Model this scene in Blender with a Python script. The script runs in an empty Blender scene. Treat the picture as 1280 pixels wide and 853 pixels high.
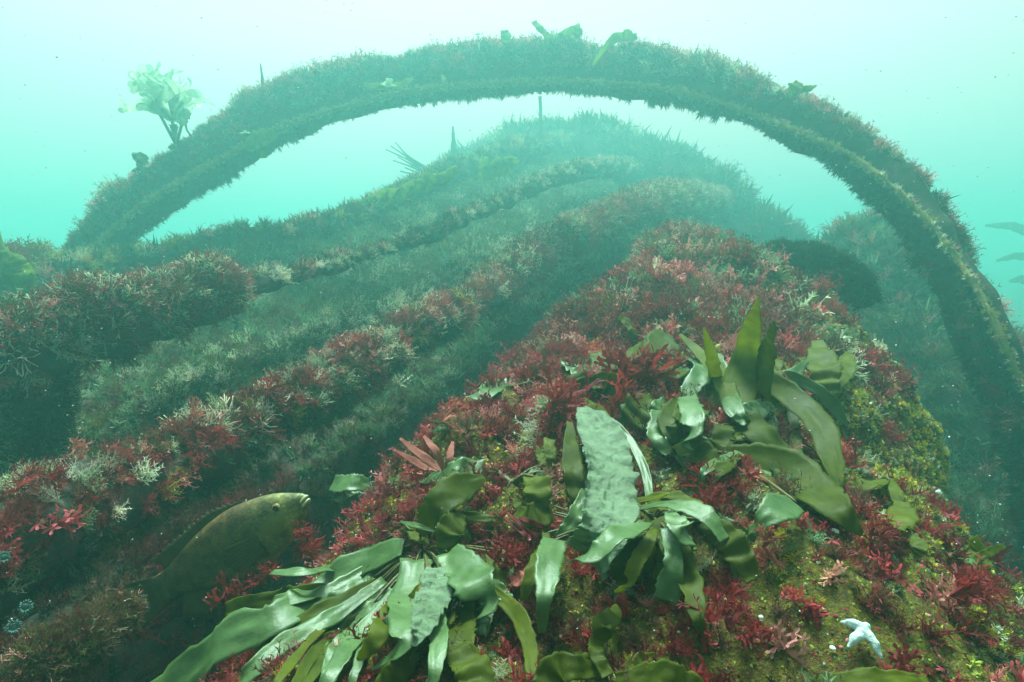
import bpy, math, random
import numpy as np
from mathutils import Vector
from mathutils.bvhtree import BVHTree

# ------------------------------------------------------------------ camera, sky, sun, exposure
scene = bpy.context.scene
CAMZ = 1.40
PITCH = math.radians(8.0)
F = 762.0                      # focal length in pixels of a 1280 px wide frame
cam_d = bpy.data.cameras.new("camera")
cam_d.sensor_width = 36.0
cam_d.lens = 36.0 * F / 1280.0
cam_d.clip_start = 0.02
cam_d.clip_end = 400.0
cam = bpy.data.objects.new("camera", cam_d)
scene.collection.objects.link(cam)
cam.location = (0, 0, CAMZ)
cam.rotation_euler = (math.radians(90) - PITCH, 0, 0)
scene.camera = cam

SUN_EL, SUN_ROT = math.radians(66), math.radians(-6)
world = bpy.data.worlds.new("World")
scene.world = world
world.use_nodes = True
wn, wl = world.node_tree.nodes, world.node_tree.links
wn.clear()
wout = wn.new("ShaderNodeOutputWorld")
wbg = wn.new("ShaderNodeBackground")
wsky = wn.new("ShaderNodeTexSky")
wsky.sky_type = 'NISHITA'
wsky.sun_disc = False
wsky.sun_elevation = SUN_EL
wsky.sun_rotation = SUN_ROT
wsky.air_density = 1.0
wsky.dust_density = 3.0
wbw = wn.new("ShaderNodeRGBToBW")
wmul = wn.new("ShaderNodeMix"); wmul.data_type = 'RGBA'; wmul.blend_type = 'MULTIPLY'
wmul.inputs[0].default_value = 1.0
wl.new(wsky.outputs[0], wbw.inputs[0])
wl.new(wbw.outputs[0], wmul.inputs[6])
# daylight filtered by green sea water: brightest overhead, dimmer and greener through the longer path near the horizon
wtc = wn.new("ShaderNodeTexCoord"); wsep = wn.new("ShaderNodeSeparateXYZ"); wrp = wn.new("ShaderNodeValToRGB")
wl.new(wtc.outputs["Generated"], wsep.inputs[0]); wl.new(wsep.outputs[2], wrp.inputs[0]); wl.new(wrp.outputs[0], wmul.inputs[7])
_e = wrp.color_ramp.elements
_e[0].position = 0.0; _e[0].color = (0.24, 0.36, 0.33, 1)
_e[1].position = 0.8; _e[1].color = (0.92, 1.0, 0.97, 1)
_m = _e.new(0.3); _m.color = (0.74, 0.76, 0.74, 1)
wl.new(wmul.outputs[2], wbg.inputs[0])
wbg.inputs[1].default_value = 0.15
wl.new(wbg.outputs[0], wout.inputs[0])

sun_d = bpy.data.lights.new("sun", 'SUN')
sun_d.energy = 5.0
sun_d.angle = math.radians(16)
sun_d.color = (0.80, 1.0, 0.92)
sun = bpy.data.objects.new("sun", sun_d)
scene.collection.objects.link(sun)
_sd = Vector((math.sin(SUN_ROT) * math.cos(SUN_EL), math.cos(SUN_ROT) * math.cos(SUN_EL), math.sin(SUN_EL)))
sun.rotation_euler = _sd.to_track_quat('Z', 'Y').to_euler()
sun.location = (0, 0, 12)

scene.view_settings.view_transform = 'Standard'
scene.view_settings.look = 'None'
scene.view_settings.exposure = 1.1
scene.view_settings.gamma = 1.0
scene.view_settings.use_curve_mapping = False
scene.render.engine = 'CYCLES'
cy = scene.cycles
cy.max_bounces = 6
cy.diffuse_bounces = 2
cy.glossy_bounces = 2
cy.transmission_bounces = 3
cy.volume_bounces = 2
cy.transparent_max_bounces = 8
cy.use_denoising = True
cy.sample_clamp_indirect = 4.0
cy.caustics_reflective = False
cy.caustics_refractive = False

HAZE_DENSITY = 0.106
HAZE_COLOR = (0.30, 0.86, 0.775)
HAZE_G = 0.77

# ------------------------------------------------------------------ helpers
R = np.random.default_rng(7)
random.seed(7)
col = scene.collection
CP, SP = math.cos(PITCH), math.sin(PITCH)
CAM = np.array([0, 0, CAMZ])


def ray(px, py):
    u, v = (px - 640) / F, (426.5 - py) / F
    return np.array([u, CP + v * SP, v * CP - SP])


def P(px, py, d):
    return CAM + ray(px, py) * d


_perm = np.random.default_rng(3).random((64, 64, 64))


def vnoise(p):
    p = np.asarray(p, float)
    i = np.floor(p).astype(int)
    f = p - i
    f = f * f * (3 - 2 * f)
    i0, i1 = i & 63, (i + 1) & 63
    def g(a, b, c): return _perm[a[..., 0], b[..., 1], c[..., 2]]
    x, y, z = f[..., 0], f[..., 1], f[..., 2]
    c00 = g(i0, i0, i0) * (1 - x) + g(i1, i0, i0) * x
    c10 = g(i0, i1, i0) * (1 - x) + g(i1, i1, i0) * x
    c01 = g(i0, i0, i1) * (1 - x) + g(i1, i0, i1) * x
    c11 = g(i0, i1, i1) * (1 - x) + g(i1, i1, i1) * x
    return ((c00 * (1 - y) + c10 * y) * (1 - z) + (c01 * (1 - y) + c11 * y) * z) * 2 - 1


def fbm(p, freq, octs=3, gain=0.5):
    p = np.asarray(p, float)
    a, s = 1.0, 0
    for o in range(octs):
        s = s + a * vnoise(p * freq + 17.3 * o)
        freq *= 2.03
        a *= gain
    return s


def cr(pts, n):
    """Catmull-Rom through pts (k x m) sampled at n points"""
    pts = np.asarray(pts, float)
    k = len(pts)
    ext = np.vstack([2 * pts[0] - pts[1], pts, 2 * pts[-1] - pts[-2]])
    t = np.linspace(0, k - 1 - 1e-9, n)
    i = t.astype(int)
    f = (t - i)[:, None]
    p0, p1, p2, p3 = ext[i], ext[i + 1], ext[i + 2], ext[i + 3]
    return 0.5 * (2 * p1 + (p2 - p0) * f + (2 * p0 - 5 * p1 + 4 * p2 - p3) * f ** 2 + (3 * p1 - p0 - 3 * p2 + p3) * f ** 3)


def nrm(a):
    a = np.asarray(a, float)
    return a / np.maximum(np.linalg.norm(a, axis=-1, keepdims=True), 1e-9)


def grid_faces(nu, nv, wrap_v=False):
    """quads for an nu x nv vertex grid"""
    i, j = np.meshgrid(np.arange(nu - 1), np.arange(nv if wrap_v else nv - 1), indexing='ij')
    i, j = i.ravel(), j.ravel()
    j2 = (j + 1) % nv
    return np.stack([i * nv + j, i * nv + j2, (i + 1) * nv + j2, (i + 1) * nv + j], 1)


def vert_normals(V, Fq):
    N = np.zeros_like(V)
    a, b, c = V[Fq[:, 0]], V[Fq[:, 1]], V[Fq[:, 2]]
    d = V[Fq[:, 3]] if Fq.shape[1] == 4 else V[Fq[:, 2]]
    n = np.cross(c - a, d - b) if Fq.shape[1] == 4 else np.cross(b - a, c - a)
    for k in range(Fq.shape[1]):
        np.add.at(N, Fq[:, k], n)
    return nrm(N)


def mesh_np(name, V, faces, colors=None, smooth=True):
    """faces: list of (n x 3 or n x 4) arrays"""
    if not isinstance(faces, list): faces = [faces]
    faces = [np.asarray(f) for f in faces if len(f)]
    me = bpy.data.meshes.new(name)
    me.vertices.add(len(V))
    me.vertices.foreach_set("co", np.asarray(V, np.float32).ravel())
    lv = np.concatenate([f.ravel() for f in faces]).astype(np.int32)
    tot = np.concatenate([np.full(len(f), f.shape[1]) for f in faces]).astype(np.int32)
    st = np.concatenate([[0], np.cumsum(tot)[:-1]]).astype(np.int32)
    me.loops.add(len(lv)); me.loops.foreach_set("vertex_index", lv)
    me.polygons.add(len(tot))
    me.polygons.foreach_set("loop_start", st)
    me.polygons.foreach_set("loop_total", tot)
    me.polygons.foreach_set("use_smooth", np.full(len(tot), smooth))
    me.update(calc_edges=True)
    if colors is not None:
        at = me.color_attributes.new("col", 'FLOAT_COLOR', 'POINT')
        c4 = np.ones((len(V), 4), np.float32); c4[:, :3] = np.clip(colors, 0, 1)
        at.data.foreach_set("color", c4.ravel())
    return me


def link(name, me, mat=None, parent=None):
    o = bpy.data.objects.new(name, me)
    col.objects.link(o)
    if me is not None and mat is not None:
        me.materials.append(mat)
    if parent is not None:
        o.parent = parent
    return o


def tag(o, label=None, cat=None, group=None, kind=None):
    if label: o["label"] = label
    if cat: o["category"] = cat
    if group: o["group"] = group
    if kind: o["kind"] = kind
    return o


def empty(name, loc, label, cat, group=None):
    o = bpy.data.objects.new(name, None)
    o.empty_display_size = 0.05
    col.objects.link(o)
    o.location = tuple(loc)
    return tag(o, label, cat, group)


def frames(C):
    """tangent, side, up frames along a path"""
    T = nrm(np.gradient(C, axis=0))
    up = np.array([0, 0, 1.0])
    S = np.cross(T, up)
    S = nrm(np.where(np.linalg.norm(S, axis=1, keepdims=True) < 1e-3, [[1.0, 0, 0]], S))
    U = nrm(np.cross(S, T))
    return T, S, U


def tube(path, radii, n=60, m=20, rough=0.02, freq=6, squash=1.0, power=2.0, seed=0, drop=1.0):
    """swept body with closed rounded ends; radii per path point"""
    C = cr(path, n)
    r = cr(np.asarray(radii, float)[:, None], n)[:, 0]
    e = np.linspace(0, 1, n)
    L = np.linalg.norm(np.diff(C, axis=0), axis=1).sum()
    er = min(0.2, r.mean() / L)
    cap = np.sqrt(np.clip(1 - (1 - np.minimum(1, np.minimum(e, 1 - e) / er)) ** 2, 0.0004, 1))
    r = r * cap
    T, S, U = frames(C)
    a = np.linspace(0, 2 * math.pi, m, endpoint=False)
    ca = np.sign(np.cos(a)) * np.abs(np.cos(a)) ** (2 / power)
    sa = np.sign(np.sin(a)) * np.abs(np.sin(a)) ** (2 / power)
    sa = np.where(sa < 0, sa * drop, sa)
    V = C[:, None] + r[:, None, None] * (ca[None, :, None] * S[:, None] * 1.0 + sa[None, :, None] * U[:, None] * squash)
    V = V.reshape(-1, 3)
    Fq = grid_faces(n, m, True)
    N = vert_normals(V, Fq)
    if (N * (V - np.repeat(C, m, 0))).sum() < 0:
        Fq = Fq[:, ::-1]; N = -N
    V = V + N * (rough * fbm(V + seed * 9.1, freq, 3))[:, None]
    return V, Fq


def bvh_of(V, Fq):
    return BVHTree.FromPolygons([tuple(v) for v in V], [tuple(int(i) for i in f) for f in Fq])


# ------------------------------------------------------------------ materials
def nmat(name):
    m = bpy.data.materials.new(name)
    m.use_nodes = True
    nt = m.node_tree
    b = nt.nodes["Principled BSDF"]
    return m, nt, b


def ramp(nt, stops, fac):
    r = nt.nodes.new("ShaderNodeValToRGB")
    els = r.color_ramp.elements
    while len(els) < len(stops): els.new(0.5)
    for e, (p, c) in zip(els, stops):
        e.position = p
        e.color = (*c, 1)
    nt.links.new(fac, r.inputs[0])
    return r.outputs[0]


def noise_tex(nt, scale, detail=5, rough=0.6, coord=None):
    n = nt.nodes.new("ShaderNodeTexNoise")
    n.inputs["Scale"].default_value = scale
    n.inputs["Detail"].default_value = detail
    n.inputs["Roughness"].default_value = rough
    if coord: nt.links.new(coord, n.inputs["Vector"])
    return n


def crust_material(name, stops, scale=18, bump=0.6, bump_scale=60, rough=0.85, patches=None):
    m, nt, b = nmat(name)
    tc = nt.nodes.new("ShaderNodeTexCoord")
    n1 = noise_tex(nt, scale, 8, 0.72, tc.outputs["Object"])
    c = ramp(nt, stops, n1.outputs[0])
    if patches:
        n5 = noise_tex(nt, 5.5, 6, 0.65, tc.outputs["Object"])
        f5 = ramp(nt, [(.47, (0, 0, 0)), (.56, (1, 1, 1))], n5.outputs[0])
        mxp = nt.nodes.new("ShaderNodeMix"); mxp.data_type = 'RGBA'
        nt.links.new(f5, mxp.inputs[0]); nt.links.new(c, mxp.inputs[6]); nt.links.new(ramp(nt, patches, n1.outputs[0]), mxp.inputs[7])
        c = mxp.outputs[2]
    nt.links.new(c, b.inputs["Base Color"])
    n2 = noise_tex(nt, bump_scale, 6, 0.7, tc.outputs["Object"])
    bp = nt.nodes.new("ShaderNodeBump")
    bp.inputs["Strength"].default_value = bump
    bp.inputs["Distance"].default_value = 0.02
    nt.links.new(n2.outputs[0], bp.inputs["Height"])
    nt.links.new(bp.outputs[0], b.inputs["Normal"])
    b.inputs["Roughness"].default_value = rough
    b.inputs["Specular IOR Level"].default_value = 0.15
    return m


def algae_material(name, translucent=0.3, rough=0.6, spec=0.2, instanced=True):
    m, nt, b = nmat(name)
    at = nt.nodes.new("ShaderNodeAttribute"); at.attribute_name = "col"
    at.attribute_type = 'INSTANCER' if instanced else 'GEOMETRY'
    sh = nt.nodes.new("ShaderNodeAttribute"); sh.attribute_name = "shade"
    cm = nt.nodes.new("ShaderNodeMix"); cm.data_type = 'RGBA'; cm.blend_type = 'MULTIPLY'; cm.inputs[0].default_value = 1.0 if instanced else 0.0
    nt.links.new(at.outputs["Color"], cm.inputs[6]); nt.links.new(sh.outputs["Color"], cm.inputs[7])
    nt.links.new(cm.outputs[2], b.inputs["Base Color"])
    b.inputs["Roughness"].default_value = rough
    b.inputs["Specular IOR Level"].default_value = spec
    tr = nt.nodes.new("ShaderNodeBsdfTranslucent")
    nt.links.new(cm.outputs[2], tr.inputs[0])
    mx = nt.nodes.new("ShaderNodeMixShader"); mx.inputs[0].default_value = translucent
    out = nt.nodes["Material Output"]
    nt.links.new(b.outputs[0], mx.inputs[1]); nt.links.new(tr.outputs[0], mx.inputs[2])
    nt.links.new(mx.outputs[0], out.inputs[0])
    return m


def kelp_material(name, c_dark, c_light, trans=(0.16, 0.2, 0.02), tfac=0.35, rough=0.42, spec=0.4, bump=0.25, bscale=60, specks=0.0):
    m, nt, b = nmat(name)
    tc = nt.nodes.new("ShaderNodeTexCoord")
    n1 = noise_tex(nt, 17, 7, 0.7, tc.outputs["Object"])
    c = ramp(nt, [(0.3, c_dark), (0.5, tuple((x + y) / 2 for x, y in zip(c_dark, c_light))), (0.7, c_light)], n1.outputs[0])
    tcol = nt.nodes.new("ShaderNodeMix"); tcol.data_type = 'RGBA'; tcol.blend_type = 'MULTIPLY'; tcol.inputs[0].default_value = 1
    tcol.inputs[7].default_value = (*trans, 1)
    nt.links.new(ramp(nt, [(0.3, (0.6, 0.6, 0.6)), (0.7, (1.2, 1.2, 1.1))], n1.outputs[0]), tcol.inputs[6])
    if specks:
        vo = nt.nodes.new("ShaderNodeTexVoronoi"); vo.inputs["Scale"].default_value = 130
        nt.links.new(tc.outputs["Object"], vo.inputs["Vector"])
        n3 = noise_tex(nt, 9, 3, 0.5, tc.outputs["Object"])
        lt = nt.nodes.new("ShaderNodeMath"); lt.operation = 'LESS_THAN'
        ml = nt.nodes.new("ShaderNodeMath"); ml.operation = 'MULTIPLY'; ml.inputs[1].default_value = specks
        nt.links.new(n3.outputs[0], ml.inputs[0]); nt.links.new(vo.outputs[0], lt.inputs[0]); nt.links.new(ml.outputs[0], lt.inputs[1])
        mx0 = nt.nodes.new("ShaderNodeMix"); mx0.data_type = 'RGBA'
        nt.links.new(lt.outputs[0], mx0.inputs[0]); nt.links.new(c, mx0.inputs[6]); mx0.inputs[7].default_value = (0.22, 0.24, 0.13, 1)
        c = mx0.outputs[2]
    nt.links.new(c, b.inputs["Base Color"])
    n4 = noise_tex(nt, 26, 5, 0.6, tc.outputs["Object"])
    rr = nt.nodes.new("ShaderNodeMapRange"); rr.inputs[1].default_value = .3; rr.inputs[2].default_value = .7
    rr.inputs[3].default_value = rough * .85; rr.inputs[4].default_value = min(1, rough * 1.4)
    nt.links.new(n4.outputs[0], rr.inputs[0]); nt.links.new(rr.outputs[0], b.inputs["Roughness"])
    b.inputs["Specular IOR Level"].default_value = spec
    n2 = noise_tex(nt, bscale, 6, 0.7, tc.outputs["Object"])
    bp = nt.nodes.new("ShaderNodeBump"); bp.inputs["Strength"].default_value = bump; bp.inputs["Distance"].default_value = 0.01
    nt.links.new(n2.outputs[0], bp.inputs["Height"])
    nt.links.new(bp.outputs[0], b.inputs["Normal"])
    tr = nt.nodes.new("ShaderNodeBsdfTranslucent")
    nt.links.new(tcol.outputs[2], tr.inputs[0])
    mx = nt.nodes.new("ShaderNodeMixShader"); mx.inputs[0].default_value = tfac
    out = nt.nodes["Material Output"]
    nt.links.new(b.outputs[0], mx.inputs[1]); nt.links.new(tr.outputs[0], mx.inputs[2])
    nt.links.new(mx.outputs[0], out.inputs[0])
    return m


MAT_SAND = crust_material("seabed_rubble", [(0.25, (0.03, 0.045, 0.03)), (0.5, (0.07, 0.075, 0.05)), (0.62, (0.12, 0.06, 0.05)), (0.8, (0.2, 0.2, 0.14))], 6, 0.8, 25)
MAT_MOUND = crust_material("mound_crust", [(0.34, (0.015, 0.018, 0.008)), (0.41, (0.09, 0.10, 0.02)), (0.46, (0.12, 0.02, 0.02)), (0.51, (0.20, 0.20, 0.03)), (0.55, (0.03, 0.04, 0.015)), (0.60, (0.34, 0.28, 0.03)), (0.68, (0.06, 0.02, 0.02)), (0.76, (0.35, 0.25, 0.2))], 85, 1.0, 150, patches=[(.36, (.02, .025, .008)), (.44, (.17, .17, .02)), (.5, (.05, .055, .015)), (.55, (.33, .29, .025)), (.60, (.10, .03, .02)), (.66, (.16, .2, .05)), (.74, (.42, .38, .14))])  # near-black stops paint the shade of small crevices into the crust colour
MAT_STEEL = crust_material("overgrown_steel", [(0.25, (0.02, 0.03, 0.025)), (0.5, (0.06, 0.055, 0.04)), (0.64, (0.13, 0.06, 0.05)), (0.85, (0.25, 0.24, 0.15))], 16, 0.8, 60)
MAT_RIDGE = crust_material("ridge_crust", [(0.3, (0.12, 0.11, 0.03)), (0.55, (0.28, 0.25, 0.08)), (0.75, (0.4, 0.33, 0.2))], 20, 0.8, 70)
MAT_ALGAE = algae_material("algae_turf", 0.3)
MAT_GRAIN = algae_material("sponge_grain", 0.1, 0.75, 0.15)
MAT_KELP = kelp_material("kelp_blade", (0.034, 0.05, 0.002), (0.095, 0.12, 0.006), (0.30, 0.34, 0.006), 0.45, 0.48, 0.18, specks=.16)
MAT_KELP_PALE = kelp_material("kelp_pale", (0.045, 0.095, 0.018), (0.125, 0.22, 0.07), (0.2, 0.25, 0.012), 0.3, 0.36, 0.55, 0.22, specks=.16)
MAT_KELP_CRINKLE = kelp_material("kelp_crinkled", (0.07, 0.13, 0.045), (0.2, 0.31, 0.17), (0.2, 0.25, 0.015), 0.28, 0.32, 0.6, 0.7, 70, specks=.16)
MAT_KELP_BLEACHED = kelp_material("kelp_bleached", (0.42, 0.62, 0.42), (0.6, 0.75, 0.55), (0.55, 0.72, 0.48), 0.6, 0.6, 0.1)
MAT_KELP_OLIVE = kelp_material("kelp_olive", (0.065, 0.085, 0.003), (0.14, 0.17, 0.008), (0.42, 0.46, 0.008), 0.5, 0.48, 0.18, specks=.16)
MAT_KELP_BRIGHT = kelp_material("kelp_bright", (0.16, 0.21, 0.03), (0.30, 0.36, 0.08), (0.42, 0.52, 0.08), 0.65, 0.6, 0.1)
MAT_STIPE = kelp_material("kelp_stipe", (0.05, 0.05, 0.01), (0.12, 0.1, 0.03), tfac=0.05)
MAT_RED = kelp_material("red_frond", (0.09, 0.007, 0.012), (0.24, 0.03, 0.038), (0.30, 0.028, 0.032), 0.4, 0.55, 0.15)
MAT_PINK = kelp_material("pink_frond", (0.28, 0.07, 0.055), (0.46, 0.17, 0.13), (0.42, 0.12, 0.08), 0.35, 0.6, 0.12)
MAT_STAR = crust_material("starfish_skin", [(0.3, (0.42, 0.58, 0.54)), (0.7, (0.66, 0.78, 0.74))], 60, 0.5, 260, 0.6)
MAT_WHITE = crust_material("pale_shell", [(0.3, (0.62, 0.72, 0.66)), (0.7, (0.85, 0.9, 0.86))], 40, 0.2, 120, 0.6)

# ------------------------------------------------------------------ algae templates (triangles only)
def tpl_bush(rng, stems=14, segs=3, spread=0.75, w=0.05, pinna=True, droop=0.0):
    V, T, S = [], [], []
    for _ in range(stems):
        d = nrm(np.array([rng.normal(0, spread), rng.normal(0, spread), 1.0]))
        L = rng.uniform(0.55, 1.0)
        side = nrm(np.cross(d, rng.normal(0, 1, 3)))
        bend = rng.normal(0, 0.25, 3) + np.array([0, 0, -droop])
        shade = rng.uniform(0.7, 1.2)
        p0 = np.array([rng.normal(0, 0.10), rng.normal(0, 0.10), -0.05])
        b = len(V)
        for k in range(segs + 1):
            t = k / segs
            p = p0 + d * L * t + bend * t * t * 0.6
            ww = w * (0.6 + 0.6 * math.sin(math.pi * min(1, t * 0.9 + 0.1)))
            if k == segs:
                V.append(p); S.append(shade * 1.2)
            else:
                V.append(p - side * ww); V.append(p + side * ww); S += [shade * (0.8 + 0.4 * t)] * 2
        for k in range(segs - 1):
            i = b + 2 * k
            T += [(i, i + 1, i + 3), (i, i + 3, i + 2)]
        i = b + 2 * (segs - 1)
        T.append((i, i + 1, b + 2 * segs))
        if pinna:
            for k in range(1, segs + 1):
                for sgn in (-1, 1):
                    t = (k - rng.uniform(0.1, 0.7)) / segs
                    p = p0 + d * L * t + bend * t * t * 0.6
                    tip = p + (side * sgn * rng.uniform(.6, 1.2) + d * 0.9 + rng.normal(0, 0.25, 3)) * 0.2 * (1.2 - 0.5 * t)
                    q = len(V)
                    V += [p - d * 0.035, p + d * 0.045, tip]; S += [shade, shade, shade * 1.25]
                    T.append((q, q + 1, q + 2))
    return np.array(V), np.array(T), np.array(S)


def tpl_fan(rng, lobes=5, depth=2, wlo=0.05, whi=0.09, spread=.8):
    """flat forked lobes of a leafy red weed"""
    V, T, S = [], [], []
    def strip(p, d, side, w0, L, lvl):
        n = np.cross(d, side)
        b = len(V)
        seg = 3
        q = p.copy(); dd = d.copy()
        for k in range(seg + 1):
            t = k / seg
            ww = w0 * (0.55 + 0.75 * t) if k < seg else w0 * (1.0 if lvl < depth else 0.35)
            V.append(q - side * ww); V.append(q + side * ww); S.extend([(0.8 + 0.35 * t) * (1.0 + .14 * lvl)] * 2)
            dd = nrm(dd + n * rng.normal(0, 0.28) + side * rng.normal(0, 0.15))
            q = q + dd * L / seg
        for k in range(seg):
            i = b + 2 * k
            T.extend([(i, i + 1, i + 3), (i, i + 3, i + 2)])
        end = (V[-1] + V[-2]) / 2
        if lvl < depth:
            for sgn in (-1, 1):
                if rng.random() < 0.9:
                    ang = sgn * rng.uniform(0.35, 0.7)
                    nd = nrm(dd * math.cos(ang) + side * math.sin(ang))
                    ns = nrm(side * math.cos(ang) - dd * math.sin(ang))
                    strip(end + side * sgn * w0 * 0.4 - dd * w0 * 0.3, nd, ns, w0 * 0.75, L * 0.75, lvl + 1)
    for _ in range(lobes):
        d = nrm(np.array([rng.normal(0, spread), rng.normal(0, spread), 1.0]))
        side = nrm(np.cross(d, rng.normal(0, 1, 3)))
        strip(np.zeros(3), d, side, rng.uniform(wlo, whi), rng.uniform(0.35, 0.5), 0)
    return np.array(V), np.array(T), np.array(S)


def tpl_coral(rng, stems=12):
    """stubby pale forked branches"""
    V, T, S = [], [], []
    def prism(p, q, r0, r1, s0, s1):
        d = nrm(q - p); a = nrm(np.cross(d, [0.3, 0.5, 0.8])); c = np.cross(d, a)
        b = len(V)
        for (o, r, s) in ((p, r0, s0), (q, r1, s1)):
            for k in range(3):
                an = k * 2.0944
                V.append(o + (a * math.cos(an) + c * math.sin(an)) * r); S.append(s)
        for k in range(3):
            i, j = b + k, b + (k + 1) % 3
            T.extend([(i, j, j + 3), (i, j + 3, i + 3)])
        T.append((b + 3, b + 4, b + 5))
    for _ in range(stems):
        d = nrm(np.array([rng.normal(0, .8), rng.normal(0, .8), 0.8]))
        L = rng.uniform(0.4, 0.7)
        e = d * L
        prism(np.zeros(3), e, 0.032, 0.03, 0.75, 0.95)
        for _k in range(2):
            prism(e, e + nrm(d + rng.normal(0, .6, 3)) * rng.uniform(0.25, 0.4), 0.03, 0.018, 0.95, 1.2)
    return np.array(V), np.array(T), np.array(S)


def tpl_grain(rng):
    import itertools
    ph = (1 + 5 ** 0.5) / 2
    V = []
    for a, b in itertools.product((-1, 1), (-ph, ph)):
        V += [(0, a, b), (a, b, 0), (b, 0, a)]
    V = nrm(np.array(V, float))
    T = []
    for i, j, k in itertools.combinations(range(12), 3):
        if all(abs(np.linalg.norm(V[x] - V[y]) - 1.0515) < 0.01 for x, y in ((i, j), (j, k), (i, k))):
            n = np.cross(V[j] - V[i], V[k] - V[i])
            T.append((i, j, k) if np.dot(n, V[i]) > 0 else (i, k, j))
    V = V * rng.uniform(0.6, 1.25, (12, 1)) * np.array([1, 1, 0.7])
    return V, np.array(T), rng.uniform(0.85, 1.15, 12)


def tpl_flake(rng):
    n = 5
    a = np.arange(n) * 6.283 / n + rng.uniform(-.3, .3, n)
    V = np.vstack([np.stack([np.cos(a), np.sin(a), np.zeros(n)], 1) * rng.uniform(.6, 1.3, (n, 1)) - [0, 0, .3], [[rng.normal(0, .25), rng.normal(0, .25), rng.uniform(.5, 1.1)]]])
    return V, np.array([(k, (k + 1) % n, n) for k in range(n)]), np.append(rng.uniform(.75, 1.0, n), 1.15)


rt = np.random.default_rng(21)
TPL = {
    'bush': [tpl_bush(rt, 24, 3, 0.8, 0.022) for _ in range(6)],
    'bush_far': [tpl_bush(rt, 14, 2, 0.7, 0.06, False) for _ in range(5)],
    'fine': [tpl_bush(rt, 24, 3, 0.85, 0.02) for _ in range(6)],
    'spike': [tpl_bush(rt, 9, 2, 0.45, 0.055, False) for _ in range(5)],
    'fan': [tpl_fan(rt, 5, 2) for _ in range(6)],
    'leafy': [tpl_fan(rt, 8, 2, .07, .12, 1.0) for _ in range(7)],
    'coral': [tpl_coral(rt, 9) for _ in range(5)],
    'flake': [tpl_flake(rt) for _ in range(8)],
    'grain': [tpl_grain(rt) for _ in range(8)],
}


def scatter(surf, n, rng, mask=None):
    V, Fq = surf
    a, b, c = V[Fq[:, 0]], V[Fq[:, 1]], V[Fq[:, 2]]
    d = V[Fq[:, 3]]
    nn = np.cross(c - a, d - b)
    area = np.linalg.norm(nn, axis=1)
    nn = nrm(nn)
    k = rng.choice(len(Fq), n, p=area / area.sum())
    u, w = rng.random((n, 1)), rng.random((n, 1))
    p = (a[k] * (1 - u) + b[k] * u) * (1 - w) + (d[k] * (1 - u) + c[k] * u) * w
    q = nn[k]
    if mask is not None:
        keep = rng.random(n) < mask(p, q)
        p, q = p[keep], q[keep]
    return p, q


def pal(rng, n, colors, weights, jit=0.25):
    colors = np.array(colors); w = np.array(weights, float); w /= w.sum()
    c = colors[rng.choice(len(colors), n, p=w)]
    return c * rng.uniform(1 - jit, 1 + jit, (n, 1)) * rng.uniform(0.9, 1.1, (n, 3))


# every tuft shape is stored once, in a collection outside the scene, and laid out on the points of one turf object
TCOL = bpy.data.collections.new("tuft_shapes")
TIDX = {}
_k = 0
for kind_, lst_ in TPL.items():
    TIDX[kind_] = []
    for (v_, t_, s_) in lst_:
        me_ = mesh_np("tuft_%03d" % _k, v_, t_)
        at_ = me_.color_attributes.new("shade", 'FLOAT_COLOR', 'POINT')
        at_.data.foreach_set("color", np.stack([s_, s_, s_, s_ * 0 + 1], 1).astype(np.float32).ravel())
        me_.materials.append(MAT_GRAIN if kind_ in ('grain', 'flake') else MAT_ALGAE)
        TCOL.objects.link(bpy.data.objects.new("tuft_%03d" % _k, me_))
        TIDX[kind_].append(_k)
        _k += 1
GN = bpy.data.node_groups.new("turf", 'GeometryNodeTree')
GN.interface.new_socket("Geometry", in_out='INPUT', socket_type='NodeSocketGeometry')
GN.interface.new_socket("Geometry", in_out='OUTPUT', socket_type='NodeSocketGeometry')
_gi, _go = GN.nodes.new("NodeGroupInput"), GN.nodes.new("NodeGroupOutput")
_ci = GN.nodes.new("GeometryNodeCollectionInfo")
_ci.inputs["Collection"].default_value = TCOL
_ci.inputs["Separate Children"].default_value = True
_ci.inputs["Reset Children"].default_value = True
_io = GN.nodes.new("GeometryNodeInstanceOnPoints")
_io.inputs["Pick Instance"].default_value = True
def _na(name, typ):
    n_ = GN.nodes.new("GeometryNodeInputNamedAttribute"); n_.data_type = typ; n_.inputs[0].default_value = name
    return n_.outputs[0]
_er = GN.nodes.new("FunctionNodeEulerToRotation")
GN.links.new(_na("rot", 'FLOAT_VECTOR'), _er.inputs[0])
GN.links.new(_er.outputs[0], _io.inputs["Rotation"])
GN.links.new(_na("scl", 'FLOAT'), _io.inputs["Scale"])
GN.links.new(_na("idx", 'INT'), _io.inputs["Instance Index"])
GN.links.new(_gi.outputs[0], _io.inputs["Points"])
GN.links.new(_ci.outputs[0], _io.inputs["Instance"])
GN.links.new(_io.outputs[0], _go.inputs[0])


def tufts(kind, p, n, size, colors, rng, up=0.0, down=0.0):
    """instance data for tufts standing on points p with normals n"""
    N = len(p)
    z = nrm(n + np.array([0, 0, up - down]) + rng.normal(0, 0.25, (N, 3)))
    x = nrm(np.cross(z, rng.normal(0, 1, (N, 3))))
    y = np.cross(z, x)
    eu = np.stack([np.arctan2(y[:, 2], z[:, 2]), np.arcsin(np.clip(-x[:, 2], -1, 1)), np.arctan2(x[:, 1], x[:, 0])], 1)
    return p, eu, np.broadcast_to(np.asarray(size, float), (N,)), rng.choice(TIDX[kind], N), colors


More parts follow.
